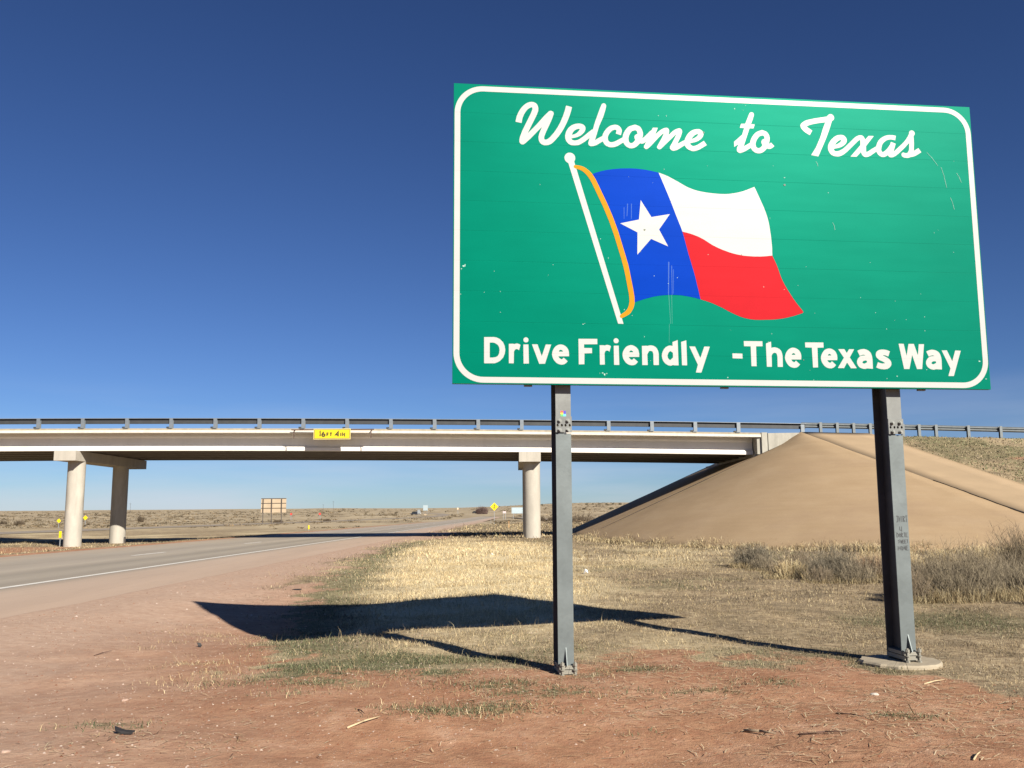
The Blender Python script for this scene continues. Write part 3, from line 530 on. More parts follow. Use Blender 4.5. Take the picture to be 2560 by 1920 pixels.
# raised lip along the outer edge
lip = MB(); path = []
for s in np.linspace(0, 1, 20):
    x, y = AX + 3.8 + 2.85 * s, AY + .08 - (SIDE_RUN) * s
    path.append(((x, y, float(emb(np.array([x]), np.array([y]))[0]) + .02), (.99, .12, 0), (0, 0, 1)))
lip.sweep([(-.1, 0), (.4, 0), (.3, .04), (0, .07)], path).build('edge_lip', M_SLOPE, slope)
M_JOINT = simple('dark_joint', (.035, .028, .022), .9, .3, 20)
jt = MB(); pth = []
for s in np.linspace(.55, 1.0, 40):
    x, y = AX + 3.6 * s + .03, AY + .02 - SIDE_RUN * s
    w = .02 + .02 * random.random() if s < .76 else .07 + .05 * random.random()
    pth.append(((x + random.uniform(-.03, .03), y, float(emb(np.array([x]), np.array([y]))[0]) + .135), (w, w * .12, 0), (0, 0, 1)))
jt.sweep([(-.5, -.02), (.5, -.02), (.5, .012), (-.5, .012)], pth).build('joint_crack', M_JOINT, slope)
j2 = MB(); pth = []
for s in np.linspace(.10, .93, 40):
    x, y = AX - HEAD_RUN * s * .997, AY - SIDE_RUN * s * .045
    pth.append(((x, y + random.uniform(-.03, .03), float(emb(np.array([x]), np.array([y]))[0]) + .135), (0, .05 + .03 * random.random(), 0), (0, 0, 1)))
j2.sweep([(-.5, -.02), (.5, -.02), (.5, .012), (-.5, .012)], pth).build('joint_crack', M_JOINT, slope)

# ------------------------------------------------------------------ overpass
def conc(name, c, var=.12, stain=.35, sc=.5):
    t = NT(name); co = t.coord('Object')
    n1 = t.noise(t.scale(co, (1, 1, .35)), sc * 3, 6, .6); n2 = t.noise(co, 25, 4, .65)
    cc = t.ramp(n1, [(.3, tuple(x * (1 - var) for x in c)), (.6, c), (.8, tuple(min(1, x * (1 + var)) for x in c))])
    cc = t.mix(t.ramp(t.noise(t.scale(co, (1.2, 1.2, .18)), 1.5, 5), [(.55, 0), (.75, stain)]), cc, tuple(x * .62 for x in c))
    cc = t.mix(.2, cc, t.ramp(n2, [(.3, (.75,) * 3), (.7, (1.2,) * 3)]), 'MULTIPLY')
    t.bump(n2, .2, .01)
    return t.out(cc, .85, 0, .25)
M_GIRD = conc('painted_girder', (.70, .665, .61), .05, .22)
M_UNDERSHADE = conc('underdeck_shade', (.15, .135, .115), .1, .3)  # darkened: shade under the deck is put into inner girders and soffit
M_COL = conc('column_concrete', (.40, .37, .315), .16, .8, .8)
M_CURB = conc('curb_concrete', (.30, .255, .18), .2, .4, 1.5)
M_SLABW = conc('slab_edge_paint', (.58, .54, .47), .12, .4, 2)
M_RAILSHADE = simple('shaded_rail_steel', (.045, .048, .05), .6, .15, 3, .3, .5)  # near-black: the shade on the railing's back face is put into the colour
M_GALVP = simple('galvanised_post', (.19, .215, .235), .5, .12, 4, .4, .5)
M_WING = conc('wing_wall_concrete', (.36, .345, .295), .22, .9, 1.0)
over = empty('overpass', (-6, BY0, 0))
tag(over, 'concrete overpass with white edged girders carrying a railed road across the highway', 'overpass')
def bpath(x0, x1, off=0, step=2.0):
    n = max(2, int(abs(x1 - x0) / step) + 1)
    return [((x, BY0 + BM * x, float(zb(x)) + off), (-BM, 1, 0), (0, 0, KZ)) for x in np.linspace(x0, x1, n)]
DW = 11.0
XL, XE = -62.0, 14.0
MB().sweep([(0, .985), (0, 1.135), (DW, 1.135), (DW, .985)][::-1], bpath(XL, XE)).build('deck_slab', M_SLABW, over)
MB().sweep([(.95, .93), (.95, .983), (DW - .6, .983), (DW - .6, .93)][::-1], bpath(XL, 13.7)).build('deck_soffit', M_UNDERSHADE, over)
MB().sweep([(.0, 1.138), (.07, 1.245), (.34, 1.26), (.40, 1.138)][::-1], bpath(XL, XE)).build('curb', M_CURB, over)
MB().sweep([(DW - .4, 1.138), (DW - .34, 1.26), (DW - .07, 1.245), (DW, 1.138)][::-1], bpath(XL, XE)).build('curb', M_CURB, over)
prof = [(-.24, 0), (.24, 0), (.24, .17), (.10, .305), (.09, .74), (.20, .84), (.20, .983), (-.20, .983), (-.20, .84), (-.09, .74), (-.10, .305), (-.24, .17)]
spans = [(XL, 13.75)]
for (a, b) in spans:
    for j in range(6):
        tt = 1.12 + j * (DW - 2.24) / 5
        pth = [((x - BM * tt * 0, y + tt, z), s, u) for ((x, y, z), s, u) in bpath(a, b, 0, 3)]
        MB().sweep(prof, pth).build('girder', M_GIRD if j == 0 else M_UNDERSHADE, over)
# end diaphragm and wing wall
zE = float(zb(13.9))
MB().box(13.8, 14.3, BY0 + .42, BY0 + DW - .2, zE - .02, zE + .95).build('end_wall', M_WING, over)
MB().box(14.04, 14.36, BY0 + .28, BY0 + .7, zE + .02, zE + 1.19).build('end_block', M_WING, over)
ww = MB(); y0 = BY0 + .26; zt = zE + 1.15
P = [(14.4, zt), (16.75, float(zb(16.6)) + 1.22), (16.35, float(zb(16.3)) + 1.08), (14.4, zt - 1.25)]
ww.add([(x, y, z) for y in (y0, y0 + .3) for x, z in P], [(3, 2, 1, 0), (4, 5, 6, 7), (0, 1, 5, 4), (1, 2, 6, 5), (2, 3, 7, 6), (3, 0, 4, 7)]).build('wing_wall', M_WING, over)
MB().box(13.72, 14.9, BY0 + .75, BY0 + 14, zE - .36, zE - .02).build('abutment_seat', M_COL, over)
def pier(x, z0, cols):
    ztop = float(zb(x)) - .01
    cx = x
    c = MB(); y0, y1 = BY0 + BM * x + .45, BY0 + BM * x + 10.4
    vs = [(cx - .62, y0, ztop), (cx + .62, y0, ztop), (cx + .62, y0, ztop - .46), (cx - .62, y0, ztop - .46)]
    c.box(cx - .61, cx + .61, y0, y1, ztop - .56, ztop)
    c.build('pier_cap', M_COL, over)
    for cy, zz in cols:
        MB().tube((cx + .12, cy, zz - .5), (cx + .12, cy, ztop - .56), .475, n=40, caps=False).build('column', M_COL, over, smooth=True)
pier(-25.0, -.3, [(52.2, -.3), (58.1, -.35)])
pier(.98, 0, [(52.6, 0), (58.5, 0)])
# railing of the overpass
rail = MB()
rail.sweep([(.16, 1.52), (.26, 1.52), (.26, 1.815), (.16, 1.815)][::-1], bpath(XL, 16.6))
railo = rail.build('railing', M_RAILSHADE, over)
MB().sweep([(DW - .26, 1.52), (DW - .16, 1.52), (DW - .16, 1.815), (DW - .26, 1.815)][::-1], bpath(XL, 16.6)).build('railing', M_RAILSHADE, over)
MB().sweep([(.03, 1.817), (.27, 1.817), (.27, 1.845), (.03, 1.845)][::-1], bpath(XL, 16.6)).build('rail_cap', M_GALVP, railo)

POSTX = [(-26.37 + i * 2.446) for i in range(-14, 17)]
POSTX = [x for x in POSTX if x < 15.0] + [16.4]
def rail_post():
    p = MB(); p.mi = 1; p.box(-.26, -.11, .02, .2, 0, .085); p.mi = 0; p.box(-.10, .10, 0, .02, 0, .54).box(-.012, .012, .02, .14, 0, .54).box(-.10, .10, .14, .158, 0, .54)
    p.box(-.16, .06, -.03, .28, -.015, .012)
    return p
pm = rail_post()
first = None
for i, x in enumerate(POSTX):
    M = Matrix.Translation((x, BY0 + BM * x + .015, float(zb(x)) + 1.192 - (.05 if x > 15 else 0)))
    if first is None:
        first = pm.build('rail_post', [M_GALVP, M_RAILSHADE], railo, matrix=M); 
    else:
        o = first.copy(); col.objects.link(o); o.parent = railo; o.matrix_parent_inverse = first.matrix_parent_inverse.copy(); o.matrix_basis = M

# guard rail on the embankment
gr = empty('guardrail', (30, AY + .5, 5.5))
tag(gr, 'galvanised guardrail on posts along the top of the embankment', 'guardrail')
W = [(.0, 0), (.02, 0), (.09, .07), (.09, .11), (.02, .155), (.09, .20), (.09, .24), (.02, .31), (0, .31), (.07, .235), (.07, .205), (-.0, .155), (.07, .105), (.07, .075)]
def grz(x): return float(zcrest(x)) + .40 - .002 * (x - 16)
xs = np.linspace(16.5, 75, 30)
gb = MB().sweep([(-a + .05, b) for a, b in W], [((x, AY + .45 + .02 * (x - AX), grz(x)), (-.02, 1, 0), (0, 0, 1)) for x in xs])
M_GUARD = simple('guardrail_steel', (.13, .145, .15), .5, .15, 4, .4, .5)
gbo = gb.build('rail_beam', M_GUARD, gr)
MB().sweep([(-.06, .14), (-.02, .14), (-.02, .17), (-.06, .17)], [((x, AY + .45, grz(x)), (0, 1, 0), (0, 0, 1)) for x in (16.2, 16.6)]).build('end_fitting', M_GALVP, gr)
gp = [(u - 1280) / 2280 * 51.9 / (1 - .02 * (u - 1280) / 2280) for u in (2045.8, 2087, 2127.7, 2169, 2209, 2250, 2290, 2332)]
gp += [gp[-1] + 1.86 * k for k in range(1, 16)]
first = None
for x in gp:
    M = Matrix.Translation((x, AY + .27 + .02 * (x - AX), grz(x) - .75))
    if first is None:
        first = MB().box(-.075, .075, 0, .015, 0, 1.07).box(-.01, .01, .015, .15, 0, 1.07).box(-.075, .075, .15, .165, 0, 1.07).build('post', M_GUARD, gr, matrix=M)
    else:
        o = first.copy(); col.objects.link(o); o.parent = gr; o.matrix_parent_inverse = first.matrix_parent_inverse.copy(); o.matrix_basis = M

# clearance sign hanging on the deck edge
M_YEL = simple('yellow_sheeting', (.58, .45, .012), .45, .05, 3)
M_YELB = simple('pale_yellow_rim', (.60, .50, .18), .5, .05, 3)
M_BLK = simple('black_marking', (.045, .035, .01), .6, .1, 5)
M_RUST = simple('rusty_bracket', (.085, .05, .04), .8, .3, 10)
cs = empty('clearance_sign', (-10.46, BY0 - .4, 5.6))
tag(cs, 'yellow clearance sign reading 16 FT 4 IN hung on the overpass edge', 'sign')
SX0, SX1, SZ0, SZ1 = -11.03, -8.98, 5.535, 6.125
ysg = BY0 - .52
FM = Matrix(((1, 0, 0, 0), (0, 0, -1, ysg), (0, 1, 0, 0), (0, 0, 0, 1)))    # local x right, y up, z toward viewer
MB().box(SX0, SX1, SZ0, SZ1, -.02, .003).build('sign_panel', M_YELB, cs, matrix=FM)
MB().box(SX0 + .035, SX1 - .035, SZ0 + .035, SZ1 - .035, .003, .006).build('border_line', M_BLK, cs, matrix=FM)
MB().box(SX0 + .06, SX1 - .06, SZ0 + .06, SZ1 - .06, .006, .009).build('yellow_face', M_YEL, cs, matrix=FM)
def ribbon(mb, pts, w, z=0.0, dz=.0002):
    """flat stroke with mitred joints"""
    P = [Vector((p[0], p[1])) for p in pts]; n = len(P); L = []; Rr = []
    for i in range(n):
        if i == 0: d = (P[1] - P[0]).normalized(); nn = Vector((-d.y, d.x)); k = 1
        elif i == n - 1: d = (P[-1] - P[-2]).normalized(); nn = Vector((-d.y, d.x)); k = 1
        else:
            d1 = (P[i] - P[i - 1]).normalized(); d2 = (P[i + 1] - P[i]).normalized()
            d = (d1 + d2); d = d.normalized() if d.length > 1e-6 else d1
            nn = Vector((-d.y, d.x)); k = min(2.2, 1 / max(.3, nn.dot(Vector((-d1.y, d1.x)))))
        L.append((P[i].x + nn.x * w / 2 * k, P[i].y + nn.y * w / 2 * k, z + i * dz)); Rr.append((P[i].x - nn.x * w / 2 * k, P[i].y - nn.y * w / 2 * k, z + i * dz))
    mb.add(L + Rr, [(n + i, n + i + 1, i + 1, i) for i in range(n - 1)])
k_ = 2.05 / 1135
def cz(p): return (SX0 + (p[0] - 150) * k_, SZ1 - (p[1] - 160) * k_ * (.59 / (325 * k_)))
tx = MB()
for w, strokes in ((.078, [[(345, 262), (352, 250), (352, 390)], [(462, 255), (420, 315), (408, 350), (425, 385), (455, 393), (490, 380), (498, 350), (480, 328), (445, 322), (415, 340)],
                         [(905, 400), (905, 256), (828, 348), (925, 348)]]),
                   (.062, [[(562, 385), (562, 292), (612, 292)], [(562, 338), (602, 338)], [(650, 292), (715, 292)], [(682, 296), (682, 385)], [(988, 290), (988, 388)], [(1040, 388), (1040, 292), (1105, 388), (1105, 292)]])):
    for s in strokes: ribbon(tx, [cz(p) for p in s], w, .011)
tx.build('lettering', M_BLK, cs, matrix=FM)
zt_ = 6.14
MB().box(-12.28, -7.69, BY0 - .49, BY0 - .44, zt_ - .09, zt_ - .03).build('hanger_bar', M_RUST, cs)
for x in (-12.13, -7.85):
    hd = MB(); hd.box(x - .02, x + .02, BY0 - .49, BY0 - .45, 5.6, zt_ - .09).box(x - .02, x + .02, BY0 - .45, BY0 + .1, zt_ - .1, zt_ - .06)
    hd.build('hanger', M_RUST, cs)

# ------------------------------------------------------------------ welcome sign
SA = Vector((0.993979, 0.109514, -0.002407)).normalized()
SN = Vector((0.109517, -0.994146, -0.006186)).normalized()
SB = SN.cross(SA).normalized()
SO = Vector((-0.50623, 7.66682, 2.41087))
SM = Matrix(((SA.x, SB.x, SN.x, SO.x), (SA.y, SB.y, SN.y, SO.y), (SA.z, SB.z, SN.z, SO.z), (0, 0, 0, 1)))
SW, SH = 4.88, 2.6985
def sheeting(name, c, joint=.35, rough=.43, vary=.07, chip=False, spec=.22):
    t = NT(name); co = t.coord('Object')
    sp = t.new('ShaderNodeSeparateXYZ'); t.link(co, sp.inputs[0])
    fr = t.math('FRACT', t.math('DIVIDE', t.math('ADD', sp.outputs[1], .0015), SH / 10))
    jl = t.math('LESS_THAN', fr, .0115)
    wob = t.ramp(t.noise(t.scale(co, (1.3, 8, 1)), 1, 3), [(.35, .45), (.65, 1)])
    n = t.noise(t.scale(co, (1.2, 2.6, 1)), 1.0, 4); n2 = t.noise(co, 150, 3)
    cc = t.ramp(n, [(.3, tuple(x * (1 - vary) for x in c)), (.7, tuple(min(1, x * (1 + vary)) for x in c))])
    cc = t.mix(.18, cc, t.ramp(n2, [(.3, (.7,) * 3), (.7, (1.25,) * 3)]), 'MULTIPLY')
    grime = t.ramp(t.noise(t.scale(co, (3, 1.2, 1)), 1.6, 6, .7), [(.58, 0), (.8, .22)])
    cc = t.mix(grime, cc, tuple(x * .72 for x in c))
    cc = t.mix(t.math('MULTIPLY', jl, t.math('MULTIPLY', wob, joint)), cc, tuple(x * .25 for x in c))
    hh = t.math('ADD', t.math('MULTIPLY', t.math('PINGPONG', fr, .5), .0), t.math('MULTIPLY', jl, -1.0))
    low = t.noise(t.scale(co, (.8, 3.2, 1)), 1.0, 2)
    b = t.new('ShaderNodeBump'); b.inputs['Strength'].default_value = .22; b.inputs['Distance'].default_value = .002
    t.link(t.math('ADD', hh, t.math('MULTIPLY', low, 5.0)), b.inputs['Height']); t.link(b.outputs[0], t.b.inputs['Normal'])
    mx = max(c); t.b.inputs['Specular Tint'].default_value = (c[0] / mx, c[1] / mx, c[2] / mx, 1)
    return t.out(cc, rough, 0, spec)
M_GREEN = sheeting('green_sheeting', (.0004, .112, .072), .55)
M_WHITE = sheeting('white_sheeting', (.385, .385, .37), .28, .4, .03)
M_BLUE = sheeting('blue_sheeting', (.001, .029, .27), .3)
M_RED = sheeting('red_sheeting', (.335, .012, .017), .3)
M_ORG = sheeting('orange_sheeting', (.45, .18, .012), .3)
M_ALU = simple('aluminium', (.22, .22, .21), .5, .1, 5, .6)
M_CHIP = simple('chipped_sheeting', (.24, .38, .33), .6, .3, 30)
sign = empty('welcome_sign', (1.98, 8.07, 0))
tag(sign, 'large green Welcome to Texas sign with a flag, standing on two steel posts', 'road sign')
panel = MB().box(0, SW, 0, SH, -.045, 0)
P_ = panel.build('sign_panel', M_GREEN, sign, matrix=SM)
def sub(name, mb, mat, parent=None, label=None):
    o = mb.build(name, mat, parent or P_, matrix=SM)
    if label: o['label'] = label
    return o
def rrect(x0, x1, y0, y1, r, n=14):
    out = []
    for cx, cy, a in ((x1 - r, y0 + r, -90), (x1 - r, y1 - r, 0), (x0 + r, y1 - r, 90), (x0 + r, y0 + r, 180)):
        for i in range(n + 1):
            t = R(a + 90 * i / n); out.append((cx + r * math.cos(t), cy + r * math.sin(t)))
    return out
sub('border', MB().poly_slab([rrect(.008, SW - .008, .010, SH - .018, .255), rrect(.058, SW - .058, .060, SH - .066, .205)[::-1]], None, .0012), M_WHITE)
def loops(key): return [[(a / 1000, b / 1000) for a, b in zip(L[::2], L[1::2])] for L in SIGN[key]]
def nested(ls):
    """group hole loops with the outline that contains them"""
    def area(L): return sum(a[0] * b[1] - b[0] * a[1] for a, b in zip(L, L[1:] + L[:1])) / 2
    def inside(p, L):
        c = False
        for a, b in zip(L, L[1:] + L[:1]):
            if (a[1] > p[1]) != (b[1] > p[1]) and p[0] < (b[0] - a[0]) * (p[1] - a[1]) / (b[1] - a[1]) + a[0]: c = not c
        return c
    ls = sorted(ls, key=lambda L: -abs(area(L))); out = []
    for L in ls:
        for g in out:
            if inside(L[0], g[0]) and not any(inside(L[0], h) for h in g[1:]):
                g.append(L); break
        else: out.append([L])
    return out
def decal(key, z):
    m = MB()
    for g in nested(loops(key)): m.poly_slab(g, None, z)
    return m
SCRIPT_CUTS = (2.43, 3.04); MOTTO_CUTS = (1.049, 2.361, 2.564, 3.118, 3.979)
def words(key, cuts):
    gs = nested(loops(key)); cuts = [-9] + list(cuts) + [99]
    for a, b in zip(cuts[:-1], cuts[1:]):
        m = MB()
        for g in gs:
            if a <= sum(p[0] for p in g[0]) / len(g[0]) < b: m.poly_slab(g, None, .0012)
        sub('word', m, M_WHITE)
words('script', SCRIPT_CUTS)
words('motto', MOTTO_CUTS)
sub('flag_pole', decal('pole', .0016), M_WHITE)
sub('flag_blue_field', decal('blue', .0012), M_BLUE)
sub('flag_white_stripe', decal('white', .0012), M_WHITE)
sub('flag_red_stripe', decal('red', .0012), M_RED)
sub('flag_hem', decal('rope', .0020), M_ORG)
sub('flag_star', decal('star', .0020), M_WHITE)
ch = MB()
for x, y, r in SIGN['specks']:
    r *= .75
    n = random.randint(5, 8); a0 = random.random() * 6
    e = random.uniform(.5, 1.4)
    ch.poly_slab([[(x + r * e * random.uniform(.5, 1.2) * math.cos(a0 + 6.283 * i / n), y + r / e * random.uniform(.5, 1.2) * math.sin(a0 + 6.283 * i / n)) for i in range(n)]], None, .0016)
for k in range(28):
    x, y = random.uniform(.1, SW - .1), random.uniform(.05, SH - .1); r = random.uniform(.0015, .004)
    if random.random() < .5: y = .06 + (y * .35)
    ch.poly_slab([[(x + r * math.cos(t), y + r * 1.3 * math.sin(t)) for t in (0, 1.3, 2.6, 4, 5.2)]], None, .0024)
for x0, y0, L, a in ((4.42, 2.23, .16, -52), (4.55, 2.09, .20, -78), (4.70, 2.04, .10, -66), (3.33, 2.10, .05, -70), (3.46, 1.52, .07, -75), (4.62, 1.80, .12, -75)):
    ribbon(ch, [(x0, y0), (x0 + L * .4 * math.cos(R(a)) + .006, y0 + L * .4 * math.sin(R(a))), (x0 + L * math.cos(R(a)), y0 + L * math.sin(R(a)))], .0022, .0026)
sub('peeled_specks', ch, M_CHIP)['kind'] = 'stuff'
t = NT('splash_residue'); co = t.coord('Object')
t.b.inputs['Alpha'].default_value = .13
M_SPLASH = t.out((.35, .62, .72), .7)
sp_ = MB()
for i, (x0, y0, x1, y1, w) in enumerate(SIGN['streaks']):
    if w > .02:
        continue
    else:
        sp_.add([(x0 - w / 2, y0, .0028), (x0 + w / 2, y0, .0028), (x1 + w / 3, y1, .0028), (x1 - w / 3, y1, .0028)], [(0, 3, 2, 1)])
sub('splash_streaks', sp_, M_SPLASH)['kind'] = 'stuff'
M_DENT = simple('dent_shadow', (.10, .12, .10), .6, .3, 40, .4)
for x, y, r in ((2.275, 2.335, .010), (3.02, 1.862, .012), (1.703, 1.40, .011), (2.585, 1.195, .006), (1.66, 1.20, .006), (3.12, .245, .006)):
    dt = MB(); dt.poly_slab([[(x + r * random.uniform(.6, 1.1) * math.cos(6.283 * i / 7), y + r * random.uniform(.6, 1.1) * math.sin(6.283 * i / 7)) for i in range(7)]], None, .0030)
    sub('dent', dt, M_DENT)
for x in (.62, 2.37, 4.21): sub('clip', MB().box(x, x + .07, -.012, .03, -.075, -.046), M_ALU)
for y in (.25, 1.0, 1.75, 2.4): sub('stringer', MB().box(.05, SW - .05, y, y + .07, -.1, -.046), M_ALU)

# posts: wide flange steel beams with hinge plates, slip bases
def galv(name, c, rough=.42):
    t = NT(name); co = t.coord('Object')
    vo = t.new('ShaderNodeTexVoronoi'); vo.inputs['Scale'].default_value = 28; t.link(co, vo.inputs['Vector'])
    n = t.noise(t.scale(co, (3, 3, 1.1)), 1.2, 5)
    cc = t.ramp(n, [(.3, tuple(x * .82 for x in c)), (.7, tuple(x * 1.15 for x in c))])
    cc = t.mix(.16, cc, t.ramp(vo.outputs['Color'], [(.2, (.75,) * 3), (.8, (1.2,) * 3)]), 'MULTIPLY')
    t.bump(t.noise(co, 40, 4), .12, .004)
    return t.out(cc, rough + .12, .35, .4)
M_POST = galv('galvanised_steel', (.125, .145, .145))
M_POSTL = galv('galvanised_steel_light', (.165, .172, .165), .5)
M_POSTSHADE = galv('shaded_post_steel', (.075, .08, .085))  # dark tone paints the shade on the posts' recessed web and rear flange
M_BOLT = galv('bolt_steel', (.22, .23, .215), .45)
M_PLATE = galv('weathered_plate', (.23, .22, .185), .6)
def beam(mb, x0, x1, y0, y1, zf, d=.255, tf=.011, tw=.008):
    xc = (x0 + x1) / 2
    mb.box(x0, x1, y0, y1, zf - tf, zf); mb.mi = 1
    mb.box(x0, x1, y0, y1, zf - d, zf - d + tf).box(xc - tw / 2, xc + tw / 2, y0, y1, zf - d + tf, zf - tf)
ZF = -.102
bolt_proto = None
def post(x0, x1, ybot, lab):
    xc = (x0 + x1) / 2
    lo = MB(); lo.box(x0, x1, ybot + .05, -.412, ZF - .011, ZF); lo.mi = 1; d_ = .255
    lo.box(x0, x1, ybot + .05, 2.45, ZF - d_, ZF - d_ + .011).box(xc - .004, xc + .004, ybot + .05, 2.45, ZF - d_ + .011, ZF - .0115)
    p = sub('post', lo, [M_POST, M_POSTSHADE], sign, lab)
    sub('upper_flange', MB().box(x0, x1, -.398, 2.45, ZF - .011, ZF), M_POSTL, p)
    # hinge plate with four slots, standing proud of the flange
    hp = MB(); y0, y1 = -.415, -.265
    xs = (xc - .036, xc + .036)
    hx = MB(); outer = [(x0 - .004, y0 + .012), (x1 + .004, y0 + .012), (x1 + .004, y1), (x0 - .004, y1)]
    holes = []
    for px in (xc - .053, xc - .016, xc + .016, xc + .053):
        holes.append([(px + .0095 * math.cos(6.283 * i / 12), -.342 - .012 * math.sin(6.283 * i / 12)) for i in range(12)])
    hx.poly_slab([outer] + holes, ZF + .0015, ZF + .016)
    sub('hinge_plate', hx, M_POSTL, p)
    bk = MB().box(x0 + .004, x1 - .004, -.375, -.31, ZF + .0005, ZF + .0012)
    sub('slot_backing', bk, M_BLK, p)
    for bx in xs:
        for by in (-.303, -.383):
            b = MB(); n = 6
            b.tube((bx, by, ZF + .016), (bx, by, ZF + .020), .019, n=18)
            b.tube((bx, by, ZF + .020), (bx, by, ZF + .034), .0155, n=6)
            b.tube((bx, by, ZF + .034), (bx, by, ZF + .044), .009, n=12)
            sub('bolt', b, M_BOLT, p)
    # slip base: two stacked plates, stiffener fin, clamping bolts
    bp = MB(); yb = ybot
    bp.box(x0 + .006, x1 + .02, yb + .052, yb + .082, ZF - .27, ZF + .035)
    bp.box(x0 + .006, x1 + .02, yb + .012, yb + .046, ZF - .27, ZF + .035)
    sub('base_plate', bp, M_PLATE, p)
    st = MB(); st.add([(xc - .005, yb + .082, ZF), (xc - .003, yb + .082, ZF + .06), (xc - .005, yb + .225, ZF + .001), (xc + .005, yb + .082, ZF), (xc + .003, yb + .082, ZF + .06), (xc + .005, yb + .225, ZF + .001)],
                      [(0, 1, 2), (3, 5, 4), (0, 3, 4, 1), (1, 4, 5, 2), (2, 5, 3, 0)])
    st2 = MB(); st2.box(xc - .004, xc + .004, yb + .05, yb + .20, ZF, ZF + .028)
    sub('stiffener', st, M_POST, p)
    for bx in (x0 + .028, x1 + .002):
        b = MB(); z = ZF + .045
        b.tube((bx, yb - .008, z), (bx, yb + .115, z), .009, n=12)
        for yy in (yb + .083, yb - .012): b.tube((bx, yy, z), (bx, yy + .022, z), .019, n=6)
        b.tube((bx, yb + .046, z), (bx, yb + .052, z), .022, n=16)
        sub('clamp_bolt', b, M_PLATE, p)
    ft = MB(); ft.box(x0 + .012, x1 - .006, yb - .30, yb + .012, ZF - .011, ZF).box(xc - .004, xc + .004, yb - .3, yb + .012, ZF - .24, ZF - .011).box(x0, x1, yb - .3, yb + .012, ZF - .255, ZF - .24)
    sub('stub', ft, M_PLATE, p)
    return p
PL_ = post(.900, 1.034, -2.435, 'steel post at the left carrying a small rainbow sticker')
PR_ = post(3.932, 4.066, -2.385, 'steel post at the right with black handwriting, on a concrete pad')
# sticker: rainbow quarters
stk = MB(); cols = [(.75, .10, .04), (.80, .62, .05), (.10, .50, .12), (.12, .60, .70), (.06, .05, .38)]
stm = [simple('sticker_colour', c_, .4, .05, 3) for c_ in cols]
sx, sy, h = .944, -.262, .047
for i, (a, b, cc, d, mi) in enumerate(((0, .5, .66, 1, 0), (0, .5, .38, .66, 1), (0, .5, 0, .38, 2), (.5, 1, 0, .42, 3), (.5, 1, .42, 1, 4))):
    stk.mi = mi; stk.box(sx + a * h, sx + b * h - .0006, sy + cc * h, sy + d * h - .0006, ZF + .0002, ZF + .0012)
stk.build('sticker', stm, PL_, matrix=SM)
# handwriting
def wr(chars, x, y, w, h, step):
    hw = MB()
    for c_ in chars:
        for s_ in c_: ribbon(hw, [(x + p[0] * w + random.uniform(-.0015, .0015), y + p[1] * h + random.uniform(-.002, .002)) for p in s_], .0052, ZF + .0012)
        x += step
    sub('handwriting', hw, M_INK, PR_)
t = NT('marker_ink'); M_INK = t.out((.028, .03, .032), .6)
Sx = [[(1, 1), (.1, .8), (.8, .4), (0, 0)]]; Wx = [[(0, 1), (.25, 0), (.5, .7), (.75, 0), (1, 1)]]; Ix = [[(.5, 1), (.5, 0)]]; Rx = [[(0, 0), (0, 1), (.9, .8), (.1, .5), (1, 0)]]
Tx = [[(0, 1), (1, 1)], [(.5, 1), (.5, 0)]]; Ox = [[(.5, 1), (0, .5), (.5, 0), (1, .5), (.5, 1)]]; Hx = [[(0, 1), (0, 0)], [(0, .5), (1, .5)], [(1, 1), (1, 0)]]; Mx = [[(0, 0), (.15, 1), (.5, .3), (.85, 1), (1, 0)]]
Ex = [[(1, 1), (0, 1), (0, 0), (1, 0)], [(0, .5), (.8, .5)]]; Ux = [[(0, 1), (0, .1), (1, .1)], [(1, 1), (1, -.2)]]; Dx = [[(0, 0), (0, 1), (1, .6), (.8, .1), (0, 0)]]; Jx = [[(0, 1), (1, 1)], [(.7, 1), (.6, 0), (0, 0)]]
wr([Jx, Wx, Ix, Rx, Tx], 3.955, -1.185, .018, .052, .0215)
wr([Ux], 3.982, -1.262, .018, .038, .02)
wr([Dx, Ox, Rx, Tx, Ex], 3.952, -1.318, .016, .036, .0215)
wr([Sx, Wx, Ex, Ex, Tx], 3.962, -1.372, .015, .030, .0195)
wr([Hx, Ox, Mx, Ex], 3.957, -1.432, .019, .036, .0255)
# round footing of the right post
xf = SM @ Vector((4.0, -2.395, -.2))
fm = MB(); n = 44; ring = []; rr = [random.uniform(.97, 1.03) for _ in range(n)]
for (r, z) in ((.35, -.30), (.35, -.012), (.335, .0)):
    ring.append([(xf.x - .02 + r * rr[i] * math.cos(6.283 * i / n), xf.y + .02 + r * .95 * rr[i] * math.sin(6.283 * i / n), xf.z + z + (.004 * random.random() if z == 0 else 0)) for i in range(n)])
vs = [p for q_ in ring for p in q_] + [(xf.x - .02, xf.y + .02, xf.z + .004)]
fs = [(k * n + i, k * n + (i + 1) % n, (k + 1) * n + (i + 1) % n, (k + 1) * n + i) for k in range(2) for i in range(n)] + [(2 * n + i, 2 * n + (i + 1) % n, 3 * n) for i in range(n)]
fm.add(vs, fs).build('footing', conc('footing_concrete', (.34, .29, .21), .15, .4, 4), sign)

